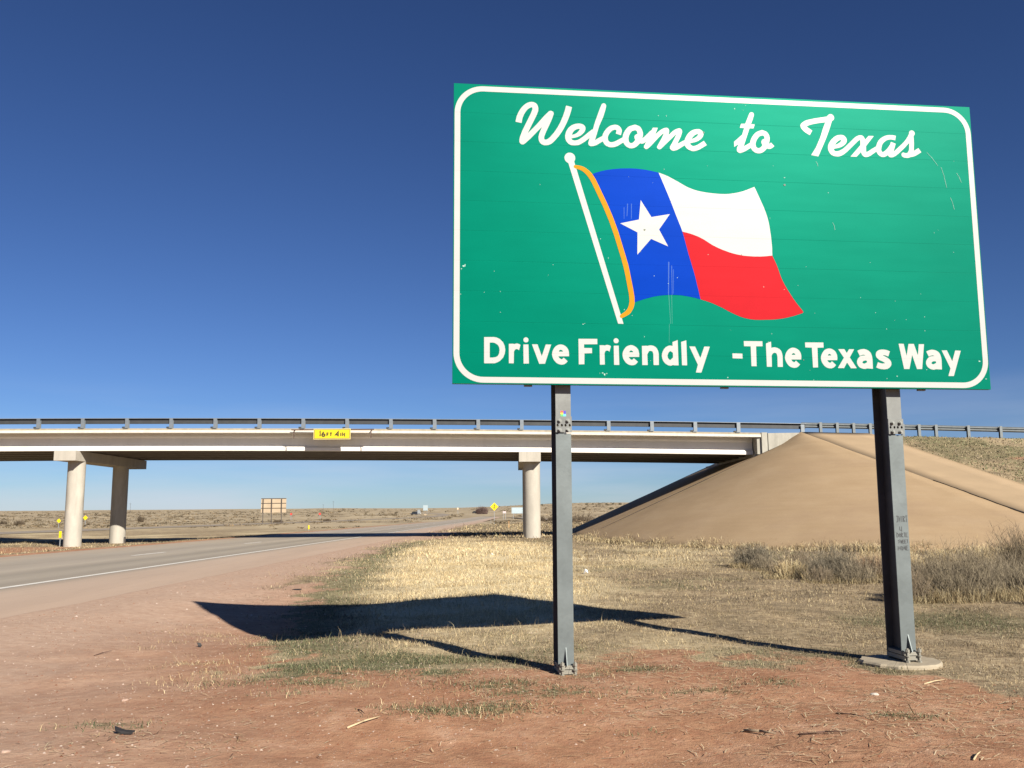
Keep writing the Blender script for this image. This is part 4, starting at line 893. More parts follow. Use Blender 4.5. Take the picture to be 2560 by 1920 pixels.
# ------------------------------------------------------------------ things seen under and beyond the overpass
def at(u, depth):            # plan position seen in image column u (horizontal direction) at a distance
    return (u - 1280) / 2280 * depth, depth
def put_empty(name, u, d, label, cat, group=None, z=None, rz=0):
    x, y = at(u, d)
    e = empty(name, (x, y, gz(x, y) if z is None else z), rz)
    return tag(e, label, cat, group)
M_BROWN = simple('weathered_plywood', (.40, .31, .21), .8, .1, .7)
M_DKST = simple('dark_steel', (.07, .06, .055), .7, .2, 4)
M_GREY = simple('sign_back_grey', (.27, .29, .30), .5, .1, 3, .3)
M_WPT = simple('white_paint', (.45, .45, .44), .5, .06, 3)
# back of the large billboard
e = put_empty('billboard', 687, 190, 'brown back of a large sign on three dark posts across the road', 'billboard')
x0, y0_, z0 = e.location
bb = MB(); bb.box(x0 - 2.6, x0 + 2.6, y0_, y0_ + .06, z0 + 2.2, z0 + 5.15); bb.build('board', M_BROWN, e)
bs = MB(); bs.box(x0 - 2.6, x0 + 2.6, y0_ - .12, y0_ - .003, z0 + 3.1, z0 + 3.17).box(x0 - 2.6, x0 + 2.6, y0_ - .12, y0_ - .003, z0 + 4.1, z0 + 4.17).box(x0 - 2.55, x0 + 2.6, y0_ - .12, y0_ - .003, z0 + 5.07, z0 + 5.14)
bs.build('stringer', M_DKST, e)
for dx in (-2.1, -.35, 1.7): MB().box(x0 + dx - .05, x0 + dx + .06, y0_ - .3, y0_ - .122, z0 - .2, z0 + 5.1).build('post', M_DKST, e)
def diamond(name, u, d, diag, zc, label, symbol=None, ring=False, cat='road sign', group=None, pole=True):
    x, y = at(u, d); zg = gz(x, y)
    e = tag(empty(name, (x, y, zg)), label, cat, group)
    r = diag / 2
    m = Matrix(((1, 0, 0, x), (0, 0, -1, y), (0, 1, 0, zc), (0, 0, 0, 1)))
    MB().poly_slab([[(0, -r), (r, 0), (0, r), (-r, 0)]], -.01, .0).build('sign_panel', M_YELS, e, matrix=m)
    if symbol == 'merge':
        s = MB(); k = r
        s.poly_slab([[(-.05 * k, -.52 * k), (.09 * k, -.52 * k), (.09 * k, .28 * k), (.24 * k, .28 * k), (.02 * k, .6 * k), (-.20 * k, .28 * k), (-.05 * k, .28 * k)]], None, .006)
        s.poly_slab([[(-.30 * k, -.34 * k), (-.20 * k, -.42 * k), (-.052 * k, -.22 * k), (-.052 * k, -.05 * k)]], None, .006)
        s.build('symbol', M_BLK, e, matrix=m)
    if ring:
        MB().poly_slab([[(0, -r * .45), (r * .45, 0), (0, r * .45), (-r * .45, 0)], [(0, -r * .3), (-r * .3, 0), (0, r * .3), (r * .3, 0)]], None, .004).build('symbol', M_ORD, e, matrix=m)
    if pole: MB().box(x - .03, x + .03, y + .012, y + .06, zg - .2, zc + r * .6).build('post', M_GREY, e)
    return e
M_YELS = simple('yellow_sign', (.70, .50, .006), .5, .04, 3)
M_ORD = simple('dark_yellow', (.62, .42, .02), .5, .1, 3)
diamond('merge_sign', 1234, 140, 1.24, EYE + (1288.3 - 1267) / 2280 * 140, 'yellow diamond merge sign with black arrow on a thin post', 'merge')
diamond('object_marker', 156.8, 125, .62, EYE - 6 / 2280 * 125, 'small yellow diamond marker seen left of the near column', ring=True, cat='marker', group='diamond markers beyond the left pier')
diamond('object_marker', 222, 125, .65, EYE + 1 / 2280 * 125, 'yellow diamond marker seen between the two left columns', ring=True, cat='marker', group='diamond markers beyond the left pier')
def marker(u, d, w, h, zc, label, mat, cat='marker'):
    x, y = at(u, d); zg = gz(x, y)
    e = tag(empty('delineator', (x, y, zg)), label, cat)
    MB().box(x - w / 2, x + w / 2, y - .02, y, zc - h / 2, zc + h / 2).build('reflector', mat, e, bevel=.01)
    MB().box(x - .02, x + .02, y + .002, y + .04, zg - .1, zc + h * .3).build('post', M_GREY, e)
marker(162.5, 52.6, .15, .38, EYE - 39.5 / 2280 * 52.6, 'yellow upright marker at the foot of the left column', M_YELS)
marker(775.6, 96, .14, .42, EYE - 26 / 2280 * 96, 'short yellow marker post in the median right of the billboard', M_YELS)
x, y = at(322, 58); zg = gz(x, y)
tag(MB().box(x - .05, x + .05, y - .05, y + .05, zg - .1, zg + .36).tube((x, y, zg + .355), (x, y, zg + .40), .06, n=8).build('bollard', M_DKST, bevel=.01), 'short black stub post right of the left pier', 'bollard')
x, y = at(1270, 88); zg = gz(x, y)
e = tag(empty('stake', (x, y, zg)), 'thin orange stake in the grass left of the middle column', 'stake')
MB().box(x - .012, x + .012, y - .012, y + .012, zg - .1, zg + .75).build('rod', simple('orange_rod', (.70, .34, .10), .6), e)
x, y = at(1225.5, 150); zg = gz(x, y)
e = tag(empty('stake', (x, y, zg)), 'small grey stake left of the merge sign', 'stake')
MB().box(x - .02, x + .02, y - .02, y + .02, zg - .1, zg + .65).build('rod', M_GREY, e)
# large white sign beyond the middle column
def panel_sign(u, d, w, h, zc, label, mat, lines=0, base=None, name='roadside_sign', legs=True):
    x, y = at(u, d); zg = gz(x, y)
    e = tag(empty(name, (x, y, zg)), label, 'road sign')
    MB().box(x - w / 2, x + w / 2, y, y + .05, zc - h / 2, zc + h / 2).build('board', mat, e)
    if lines:
        for i in range(lines):
            zz = zc + h / 2 - h * (i + .8) / (lines + .6)
            xx = x - w * .43
            MB().box(xx, x + w * (.42 - .12 * (i % 2)), y - .012, y - .002, zz, zz + h * .09).build('print', M_PRT, e)
    if legs:
        for s in (-.36, .36): MB().box(x + s * w - .05, x + s * w + .05, y + .052, y + .14, zg - .2, zc + h * .4).build('leg', M_GREY, e)
    if base: MB().box(x - w * .35, x + w * .25, y - .3, y - .01, zg - .2, zg + base).build('base', M_BROWN, e)
M_PRT = simple('pale_print', (.40, .50, .54), .7, .1, 3)
M_PALE = simple('pale_sign_face', (.30, .36, .385), .6, .05, 3)
M_PINK = simple('pinkish_board', (.48, .40, .40), .7, .08, 3)
panel_sign(1292, 290, 3.9, 1.9, EYE + (11.5) / 2280 * 290, 'large pale sign with rows of writing, partly behind the middle column', M_PALE, 4)
panel_sign(1259, 280, .95, .65, EYE + (7.5) / 2280 * 280, 'small pinkish board between merge sign and pale sign', M_PINK)
panel_sign(1063.5, 520, 2.6, 3.0, EYE + (19.5) / 2280 * 520, 'tall white sign on a tan base at the far bend of the road', M_PALE, 0, .7)
panel_sign(1047, 450, 1.3, 1.9, EYE + (10.5) / 2280 * 450, 'grey back of a road sign left of the tall white sign', M_GREY)
M_REDP = simple('red_panel', (.50, .05, .04), .6)
panel_sign(731, 330, .72, .72, EYE + (6.5) / 2280 * 330, 'small red board in the scrub right of the billboard', M_REDP, legs=True)
panel_sign(802, 330, .72, .72, EYE + (6.5) / 2280 * 330, 'small red board further right in the scrub, above the yellow marker', M_REDP, legs=True)
panel_sign(1143.5, 560, .8, .95, EYE + (17.0) / 2280 * 560, 'tiny orange and white board on the skyline before the round bush', simple('orange_board', (.85, .55, .35), .6))

# far vehicles
M_GLASS = simple('dark_glass', (.02, .025, .03), .15, .1, 3, 0, .6)
M_TYRE = simple('tyre_rubber', (.02, .02, .02), .8, .1, 5)
def car(u, d, label, paint, rz, tall=False, z=None):
    x, y = at(u, d); zg = gz(x, y) if z is None else z
    e = tag(empty('car', (x, y, zg), rz), label, 'car')
    M = Matrix.Translation((x, y, zg)) @ Matrix.Rotation(rz, 4, 'Z')
    H = 1.9 if tall else 1.45
    prof = [(-2.3, .35), (2.3, .35), (2.35, .8), (1.5, .95), (.9, H), (-1.6 if not tall else -2.25, H), (-2.3, .95)]
    b = MB(); n = len(prof)
    b.add([M @ Vector((s * .88, p[0], p[1])) for s in (-1, 1) for p in prof], [tuple(range(n)), tuple(range(2 * n - 1, n - 1, -1))] + [(i, n + i, n + (i + 1) % n, (i + 1) % n) for i in range(n)])
    b.build('body', paint, e, bevel=.05)
    g = MB(); g.add([M @ Vector((s * .70, p, zz)) for (p, zz) in ((1.49, 1.0), (.97, H - .06)) for s in (-1, 1)], [(0, 1, 3, 2)])
    g.box(-.885, -.882, -1.3, .85, .98, H - .1, M).box(.882, .885, -1.3, .85, .98, H - .1, M).box(-.7, .7, -2.33, -2.305, 1.0, H - .1, M)
    g.build('windows', M_GLASS, e)
    for sx_ in (-.82, .82):
        for sy_ in (-1.45, 1.45):
            MB().tube(M @ Vector((sx_ - .1, sy_, .33)), M @ Vector((sx_ + .1, sy_, .33)), .33, n=14).build('wheel', M_TYRE, e)
car(1036, 560, 'dark vehicle far off by the white signs at the bend', simple('dark_car_paint', (.03, .035, .05), .3), R(70), True)
car(1043.5, 590, 'white vehicle just right of the dark one at the far bend', M_WPT, R(78), True)
car(1187, 560, 'dark and white car on the far road left of the round bush', simple('grey_car_paint', (.10, .11, .13), .3), R(35))
car(1197, 640, 'small white car on the skyline next to the round bush', M_WPT, R(40))
# thin power poles on the skyline
for i, (u, d, hh, lab) in enumerate(((332, 800, 9.5, 'thin power pole on the skyline right of the left pier'), (835, 900, 10, 'thin power pole on the skyline over the scrub, the right one of two'), (810, 900, 7, 'thin power pole on the skyline over the scrub, the left one of two'))):
    x, y = at(u, d); zg = gz(x, y)
    e = tag(empty('power_pole', (x, y, zg)), lab, 'power pole')
    MB().tube((x, y, zg - .5), (x, y, zg + hh), .14, .09, n=8).build('pole', M_DKST, e)
    MB().box(x - 1, x + 1, y - .22, y - .15, zg + hh * .9, zg + hh * .9 + .12).build('crossarm', M_DKST, e)

# ------------------------------------------------------------------ vegetation
t = NT('plant_fibre'); at_ = t.new('ShaderNodeAttribute', attribute_name='tint')
M_FIB = t.out(at_.outputs['Color'], .8, 0, .15)
def blades(P, H, Wd, lean, tint, curl=.35):
    """P (n,3) roots; one bent two-segment blade each -> V, F(tri), colours"""
    n = len(P); a = rng.uniform(0, 2 * np.pi, n); b = rng.uniform(0, 2 * np.pi, n)
    side = np.stack([np.cos(a), np.sin(a), np.zeros(n)], 1) * Wd[:, None] * .5
    dr = np.stack([np.cos(b), np.sin(b), np.zeros(n)], 1)
    up = np.array([0, 0, 1.0])
    mid = P + up * (H * .55 * np.sqrt(np.maximum(.05, 1 - lean ** 2 * .3)))[:, None] + dr * (H * lean * .35)[:, None]
    tip = P + up * (H * np.maximum(.08, 1 - lean * curl * 1.6))[:, None] + dr * (H * lean)[:, None]
    V = np.stack([P - side, P + side, mid - side * .7, mid + side * .7, tip], 1).reshape(-1, 3)
    o = (np.arange(n) * 5)[:, None]
    Ft = np.concatenate([o + np.array([[0, 1, 3]]), o + np.array([[0, 3, 2]]), o + np.array([[2, 3, 4]])]).astype(int)
    C = np.repeat(np.concatenate([tint, np.ones((n, 1))], 1), 5, 0)
    return V, Ft, C
STR = np.array([(.62, .50, .28), (.50, .38, .20), (.70, .59, .36), (.36, .26, .14), (.42, .33, .20)])
GRN = np.array([(.12, .135, .065), (.17, .18, .095), (.09, .105, .055), (.24, .225, .13)])
GRY = np.array([(.20, .155, .105), (.26, .21, .15), (.15, .12, .08), (.32, .25, .16)])
PALK = .74
def pick(pal, n): return PALK * pal[rng.integers(0, len(pal), n)] * rng.uniform(.8, 1.2, (n, 1))
def field(n, x0, x1, y0, y1, hs, ws, thin=1.0, layer='straw'):
    x = rng.uniform(x0, x1, n); y = rng.uniform(y0, y1, n)
    keep = (x / y > -.62) & (x / y < .62)
    x, y = x[keep], y[keep]
    g, st, gr, gv = masks(x, y)
    clump = sm(-.25, .35, fbm(x * 2.3, y * 2.3, 3, 41))
    prob = g * (.25 + .75 * clump) * thin
    if layer == 'green': prob = gr * g * (.2 + .8 * clump)
    k = rng.random(len(x)) < prob
    x, y, st, gr = x[k], y[k], st[k], gr[k]; n = len(x)
    z = ground_z(x, y) - .005
    k = (emb(x, y) < .45) | (x > 20 + (AY - y) * .133)
    x, y, z, st, gr = x[k], y[k], z[k], st[k], gr[k]; n = len(x)
    if layer == 'green': tint = pick(GRN, n)
    else:
        tint = np.where((rng.random(n) < .25 + .7 * st)[:, None], pick(STR, n), pick(GRY, n))
        tint = tint * ((1 + .25 * st) * (1 + .38 * fbm(x * 1.1, y * .8, 3, 77)))[:, None]
        tint = np.where((rng.random(n) < gr * .55)[:, None], pick(GRN, n), tint)
    H = rng.uniform(*hs, n) * (1 + .5 * st) * rng.choice([1, 1, 1, 1, 1, 1.5, 1.5, 1.9], n) * (1 + 2.2 * (rng.random(n) < .012)); Wd = rng.uniform(*ws, n)
    return blades(np.stack([x, y, z], 1), H, Wd, rng.uniform(.3, 1.25, n), tint)
def join(parts):
    V = []; Fs = []; C = []; o = 0
    for v, f, c in parts: V.append(v); Fs.append(f + o); C.append(c); o += len(v)
    return np.concatenate(V), np.concatenate(Fs), np.concatenate(C)
def stuff(name, parts, label, cat):
    V, Fq, C = join(parts)
    o = np_mesh(name, V, Fq, M_FIB, attr={'tint': C})
    return tag(o, label, cat, kind='stuff')
stuff('dry_grass', [field(330000, -5, 7.5, 4.8, 13.5, (.014, .045), (.0020, .0042)),
                    field(220000, -6, 15, 13.5, 26, (.022, .060), (.004, .008)),
                    field(120000, -6, 26, 26, 51, (.035, .09), (.009, .018)),
                    field(60000, -36, -16, 30, 66, (.04, .10), (.012, .024)),
                    field(50000, -12, 16, 51, 130, (.06, .16), (.03, .06))],
      'short dry grass covering the roadside', 'grass')
stuff('green_weeds', [field(420000, -4, 6, 4.8, 11.5, (.010, .032), (.0035, .0075), layer='green'), field(60000, -5, 7.5, 11.5, 14, (.015, .036), (.004, .008), layer='green'), field(60000, -6, 12, 14, 46, (.03, .06), (.009, .02), layer='green')],
      'low green weeds in patches on the red earth', 'weeds')
a_ = rng.uniform(0, 1.9, 16000); r_ = rng.normal(1.015, .02, 16000)
tx_ = np.where(a_ < 1.5708, AX - HEAD_RUN * np.cos(np.minimum(a_, 1.5708)) ** (2 / 2.15) * r_, AX + (a_ - 1.5708) * 26)
ty_ = AY - SIDE_RUN * np.sin(np.minimum(a_, 1.5708)) ** (2 / 2.15) * r_
tz_ = ground_z(tx_, ty_) + .0
stuff('slope_foot_grass', [blades(np.stack([tx_, ty_, tz_], 1), rng.uniform(.12, .38, 16000) * (.6 + .6 * sm(-.2, .4, fbm(tx_ * .8, ty_ * .8, 2, 33))), rng.uniform(.012, .025, 16000), rng.uniform(.2, .9, 16000), np.where((rng.random(16000) < .75)[:, None], pick(STR, 16000), pick(GRY, 16000)))],
      'dry grass fringe along the foot of the paved slope', 'grass')
# embankment tufts
n = 26000; x = rng.uniform(19, 44, n); y = rng.uniform(30, 52.3, n)
k = (x > 20.7 + (AY - y) * .133) & (rng.random(n) < .9)
x, y = x[k], y[k]; z = ground_z(x, y); n = len(x)
tn = np.where((fbm(x * .6, y * .6, 3, 51) > .05)[:, None], pick(GRN, n) * 1.5, pick(GRY, n) * 1.3)
stuff('embankment_grass', [blades(np.stack([x, y, z], 1), rng.uniform(.04, .11, n), rng.uniform(.03, .06, n), rng.uniform(.3, 1.2, n), tn)], 'patchy grass on the embankment beyond the paved slope', 'grass')

# loose straw and stones on the bare earth
def flat_bits(n, x0, x1, y0, y1, ls, ws, pal, dens):
    x = rng.uniform(x0, x1, n); y = rng.uniform(y0, y1, n)
    k = (rng.random(n) < dens(x, y)) & (x - wl_x(y) > 3.35); x, y = x[k], y[k]; n = len(x)
    z = ground_z(x, y) + rng.uniform(.002, .012, n); a = rng.uniform(-.9, .9, n) * rng.choice([1, 2], n); L = rng.uniform(*ls, n) * rng.choice([1, 1, 1.8], n); w = rng.uniform(*ws, n)
    d = np.stack([np.cos(a), np.sin(a), rng.uniform(-.12, .12, n)], 1); s = np.stack([-np.sin(a), np.cos(a), np.zeros(n)], 1)
    P = np.stack([x, y, z], 1); bend = s * (L * rng.uniform(-.25, .25, n))[:, None]
    up = np.array([0, 0, 1.]) * w[:, None] * .6
    V = np.stack([P - d * L[:, None] / 2 - s * w[:, None] / 2, P - d * L[:, None] / 2 + s * w[:, None] / 2, P + bend - s * w[:, None] / 2 + up, P + bend + s * w[:, None] / 2 + up, P + d * L[:, None] / 2], 1).reshape(-1, 3)
    o = (np.arange(n) * 5)[:, None]
    Ft = np.concatenate([o + np.array([[0, 1, 3]]), o + np.array([[0, 3, 2]]), o + np.array([[2, 3, 4]])]).astype(int)
    return V, Ft, np.repeat(np.concatenate([pick(pal, n), np.ones((n, 1))], 1), 5, 0)
dens = lambda x, y: .12 + .88 * sm(.05, .5, fbm(x * .9, y * .9, 3, 61) + .3 * sm(-2.4, -1.0, x))
stuff('straw_litter', [flat_bits(9500, -2.6, 4.2, 4.3, 9.6, (.02, .09), (.003, .0065), np.array([(.66, .50, .30), (.72, .58, .38), (.50, .36, .20)]), dens),
                       flat_bits(1700, -3.2, 4.2, 4.3, 8.6, (.02, .07), (.003, .006), np.array([(.10, .06, .04), (.16, .09, .05)]), dens),
                       flat_bits(6500, 0.8, 8, 5.4, 12, (.04, .15), (.0035, .007), np.array([(.60, .48, .30), (.70, .58, .38)]), lambda x, y: .2 + .6 * sm(1, 4, x)),
                       flat_bits(1500, 1.6, 4.4, 4.5, 7.4, (.02, .10), (.003, .006), np.array([(.14, .10, .06), (.20, .14, .08), (.55, .44, .28), (.62, .50, .32)]), lambda x, y: sm(.0, .5, fbm(x * 1.1, y * 1.1, 3, 66) + .2 * sm(1.5, 3, x)))],
      'scattered bits of dry straw and stalk on the red earth', 'straw')
def stones(n, x0, x1, y0, y1, rs, pal, dens):
    x = rng.uniform(x0, x1, n); y = rng.uniform(y0, y1, n); k = (rng.random(n) < dens(x, y)) & (x - wl_x(y) > 3.2); x, y = x[k], y[k]; n = len(x)
    r = rs[0] * (rs[1] / rs[0]) ** (rng.random(n) ** 2.2)
    base = np.array([(1, 0, 0), (.3, .95, 0), (-.8, .6, 0), (-.8, -.6, 0), (.3, -.95, 0), (.1, .05, .75)])
    V = base[None] * rng.uniform(.7, 1.3, (n, 6, 1)) * r[:, None, None]
    a = rng.uniform(0, 6.28, n); c, s = np.cos(a), np.sin(a); V = np.stack([V[..., 0] * c[:, None] - V[..., 1] * s[:, None], V[..., 0] * s[:, None] + V[..., 1] * c[:, None], V[..., 2]], -1)
    V = V + np.stack([x, y, ground_z(x, y) - r * .12], 1)[:, None]
    o = (np.arange(n) * 6)[:, None]
    Ft = np.concatenate([o + np.array([[i, (i + 1) % 5, 5]]) for i in range(5)]).astype(int)
    return V.reshape(-1, 3), Ft, np.repeat(np.concatenate([pick(pal, n), np.ones((n, 1))], 1), 6, 0)
PK = np.array([(.52, .38, .30), (.46, .31, .23), (.60, .48, .39), (.40, .22, .14), (.30, .15, .09)])
stuff('gravel', [stones(17000, -7, 0.8, 4.3, 13, (.0025, .013), PK, lambda x, y: .15 + .85 * sm(-.2, .4, fbm(x * .7, y * .7, 3, 71) + .5 * sm(-.4, -2.4, x))),
                 stones(3500, -7, -2.5, 11, 42, (.008, .025), PK, lambda x, y: np.ones_like(x) * .7),
                 stones(9000, -2.5, 4.5, 4.3, 7.8, (.002, .011), np.array([(.34, .15, .085), (.27, .11, .06), (.50, .33, .23)]), lambda x, y: .7 + 0 * x)],
      'pale pink gravel strewn over the red earth', 'gravel')

# shrubs
def shrub(name, x, y, w, h, n, label, cat='shrub', pal=None, grass=True, group=None, z=None, tw=.008, spread=1.0):
    zg = gz(x, y) if z is None else z
    e = tag(empty(name, (x, y, zg)), label, cat, group)
    pal = GRY if pal is None else pal
    parts = []
    a = rng.uniform(0, 6.283, n); rr = np.sqrt(rng.random(n)) * w * .5
    root = np.stack([x + rr * .75 * np.cos(a), y + rr * .55 * np.sin(a), np.full(n, zg - .02)], 1)
    prof = np.clip(1 - (rr / (w * .5)) ** 2.2, .15, 1) * (.65 + .35 * fbm(a * 2, rr * 3, 2, int(x * 7) % 40))
    H = h * prof * rng.uniform(.6, 1.08, n)
    dirx = np.cos(a) * rr / (w * .5) * .55 * spread + rng.normal(0, .2, n); diry = np.sin(a) * rr / (w * .5) * .38 * spread + rng.normal(0, .13, n)
    tip = root + np.stack([dirx * H, diry * H, H], 1)
    mid = (root + tip) / 2 + rng.normal(0, .03 * h, (n, 3)) * [1, 1, 0]
    def seg(P, Q, w0, w1, tint):
        k = len(P); b = rng.uniform(0, 6.283, k); s = np.stack([np.cos(b), np.sin(b) * .3, np.zeros(k)], 1)
        V = np.stack([P - s * w0, P + s * w0, Q + s * w1, Q - s * w1], 1).reshape(-1, 3); o = (np.arange(k) * 4)[:, None]
        Ft = np.concatenate([o + np.array([[0, 1, 2]]), o + np.array([[0, 2, 3]])]).astype(int)
        return V, Ft, np.repeat(np.concatenate([tint, np.ones((k, 1))], 1), 4, 0)
    tint = pick(pal, n)
    parts += [seg(root, mid, tw, tw * .8, tint), seg(mid, tip, tw * .8, tw * .35, tint)]
    for lev in range(5):
        f = rng.uniform(.35, .98, (n, 1)); st_ = mid * (1 - f) + tip * f if lev else root * (1 - f) + tip * f
        L = H * rng.uniform(.10, .26, n)
        d = np.stack([rng.normal(0, .55, n), rng.normal(0, .55, n), rng.uniform(.35, 1, n)], 1)
        parts.append(seg(st_, st_ + d * L[:, None], tw * .5, tw * .2, tint * rng.uniform(.85, 1.25, (n, 1))))
    V, Fq, C = join(parts); np_mesh('twigs', V, Fq, M_FIB, attr={'tint': C}, parent=e)
    if grass:
        k = int(n * 1.4); a = rng.uniform(0, 6.283, k); rr = np.sqrt(rng.random(k)) * w * .56
        P = np.stack([x + rr * np.cos(a), y + rr * .5 * np.sin(a) - w * .12, np.full(k, zg - .01)], 1)
        V, Fq, C = blades(P, rng.uniform(.08, .34, k) * h, rng.uniform(.4, 1.0, k) * tw * 1.2, rng.uniform(.2, 1.1, k), pick(STR[:5], k) * .85)
        np_mesh('dry_grass_skirt', V, Fq, M_FIB, attr={'tint': C}, parent=e)
    return e
GG = np.array([(.20, .165, .115), (.26, .215, .15), (.14, .115, .08), (.32, .265, .175)])
GB = np.array([(.19, .165, .12), (.15, .125, .09), (.25, .215, .155)])
G_ = 'dry shrubs at the foot of the paved slope'
shrub('shrub', 6.84, 14.3, 1.8, 1.22, 3000, 'tall grey brown twiggy bush right of the right post', pal=GG, group=G_, tw=.005)
shrub('shrub', 5.97, 14.0, .8, .75, 1000, 'lower straw coloured clump hugging the right post', pal=GRY, group=G_, tw=.005)
shrub('shrub', 7.72, 14.1, .85, .85, 900, 'medium clump between the tall bush and the frame edge', pal=GG, group=G_, tw=.005)
shrub('shrub', 9.6, 17.2, 1.7, 1.45, 2400, 'dark bush cut by the right edge of the picture', pal=np.array([(.10, .08, .06), (.15, .12, .08), (.20, .16, .10)]), group=G_, tw=.006)
shrub('grass_tuft', 7.5, 13.1, .7, .6, 350, 'bright yellow grass tuft at the right edge', 'grass tuft', pal=STR, tw=.005)
shrub('shrub', 6.27, 18.2, 1.25, .85, 1700, 'grey green bush left of the right post', pal=GB, group=G_, tw=.006)
shrub('shrub', 5.6, 18.9, 1.0, .56, 800, 'pale straw clump beside the grey green bush', pal=STR, group=G_, tw=.006)
shrub('shrub', 7.15, 18.6, .85, .75, 800, 'reddish straw clump touching the right post', pal=np.array([(.30, .20, .13), (.42, .30, .18), (.25, .17, .12)]), group=G_, tw=.006)
shrub('shrub', 5.85, 22.7, 1.1, .85, 1200, 'small grey bush, leftmost in the row of dry shrubs', pal=GB, group=G_, tw=.008)
shrub('shrub', 6.75, 22.1, 1.3, .65, 900, 'low grey straw bush second from the left in the row', pal=GRY, group=G_, tw=.008)
for i, (u, d, w, h, p) in enumerate(((1935, 20.5, .9, .5, 0), (1990, 19.2, .9, .6, 1), (2030, 17.6, .7, .5, 0), (2125, 17.4, .9, .62, 1), (2165, 18.5, .8, .7, 0), (1895, 21.8, .8, .6, 1), (2330, 15.0, .8, .8, 0), (2470, 15.2, 1.0, .95, 1), (2250, 17.0, .8, .7, 1))):
    x, y = at(u, d)
    shrub('shrub', x, y, w, h, 700, 'dry clump filling a gap in the row of shrubs by the paved slope', pal=(GRY, GG)[p], group='filler clumps in the row of dry shrubs', tw=.005)
for i in range(9):
    x = 7.9 + i * 1.15 + random.uniform(-.3, .3)
    shrub('grass_tuft', x, 21.5 + random.uniform(-2.0, 4.0), 1.1, random.uniform(.4, .7), 500, 'straw coloured grass tuft at the foot of the paved slope', 'grass tuft', pal=random.choice([STR, GRY]), group='grass tufts along the slope foot', tw=.008)
shrub('round_bush', *at(1203, 520), 7.2, 5.2, 2600, 'round bare purplish bush on the skyline by the far road', 'bush', pal=np.array([(.16, .11, .10), (.12, .08, .07), (.20, .14, .12)]), grass=False, tw=.13, spread=1.6)
for i, (u, d, w, h, lab) in enumerate(((1375, 230, 3.0, 1.9, 'dark scrub bush seen right of the middle column'), (1352, 210, 2.0, 1.7, 'narrow scrub bush close to the middle column'),
                                      (1450, 170, 6.5, 2.6, 'broad grey thicket in front of the slope foot'), (1520, 185, 5, 2.4, 'grey thicket at the edge of the dark slope shadow'),
                                      (360, 260, 1.6, 2.8, 'small dark tree on the plain right of the left pier'), (60, 200, 3.0, 1.6, 'dark bush at the left edge of the plain'), (20, 215, 2.2, 1.3, 'small dark bush cut by the left edge'),
                                      (820, 240, 3.0, 1.1, 'dark low bush below the yellow marker skyline'), (700, 215, 3.4, 1.1, 'dark bush under the billboard'))):
    x, y = at(u, d)
    shrub('bush', x, y, w, h, 420, lab, 'bush', pal=np.array([(.12, .09, .06), (.17, .13, .09), (.09, .07, .05)]), grass=False, tw=.03, group='dark bushes on the plain', spread=1.3)
for i, (u, d) in enumerate(((1352, 1150), (1463, 980), (1478, 1010), (1494, 1000), (1512, 990), (1528, 1060), (1546, 980), (1558, 700), (1524, 640), (1420, 1100))):
    x, y = at(u, d)
    shrub('distant_bush', x, y, random.uniform(3, 5), random.uniform(2.2, 3.4), 130, 'tiny dark bush on the skyline beyond the foot of the slope', 'bush', pal=np.array([(.10, .09, .05), (.13, .11, .07)]), grass=False, tw=.22, group='bushes on the right skyline', spread=1.2)
# scrub over the far plain
n = 5200
d = 120 * (14 ** rng.random(n)); k = rng.uniform(-.66, .30, n); x = k * d; y = d
keep = (np.abs(x - wl_x(y) + 3) > 8 + .01 * y) & (np.abs(x - np.interp(y, R2Y, R2X)) > 6) & (fbm(x / 25, y / 50, 3, 81) > -.28) & (x < 26 + .1 * y)
x, y, d = x[keep], y[keep], d[keep]; n = len(x); z = ground_z(x, y)
sz = rng.uniform(.3, .75, n) * (1 + .6 * (rng.random(n) < .12)) * np.clip(d / 260, .8, 2.6)
m = 16
cx = np.repeat(np.stack([x, y, z], 1), m, 0); s = np.repeat(sz, m)[:, None]
off = rng.normal(0, 1, (n * m, 3)) * [.6, .6, .16] + [0, 0, .14]; off[:, 2] = np.abs(off[:, 2])
cc = cx + off * s; q1 = rng.normal(0, 1, (n * m, 3)) * [.22, .22, .12] * s; q2 = rng.normal(0, 1, (n * m, 3)) * [.22, .22, .12] * s
V = np.stack([cc - q1, cc + q1, cc + q2], 1).reshape(-1, 3); Ft = np.arange(len(V)).reshape(-1, 3)
tint = np.repeat(np.where((rng.random(n) < .7)[:, None], pick(np.array([(.13, .10, .06), (.17, .13, .08), (.10, .08, .05)]), n), pick(np.array([(.34, .26, .16), (.27, .20, .12)]), n)), m * 3, 0)
tag(np_mesh('scrub', V, Ft, M_FIB, attr={'tint': np.concatenate([tint, np.ones((len(tint), 1))], 1)}), 'low dark scrub dotted over the far plain', 'scrub', kind='stuff')

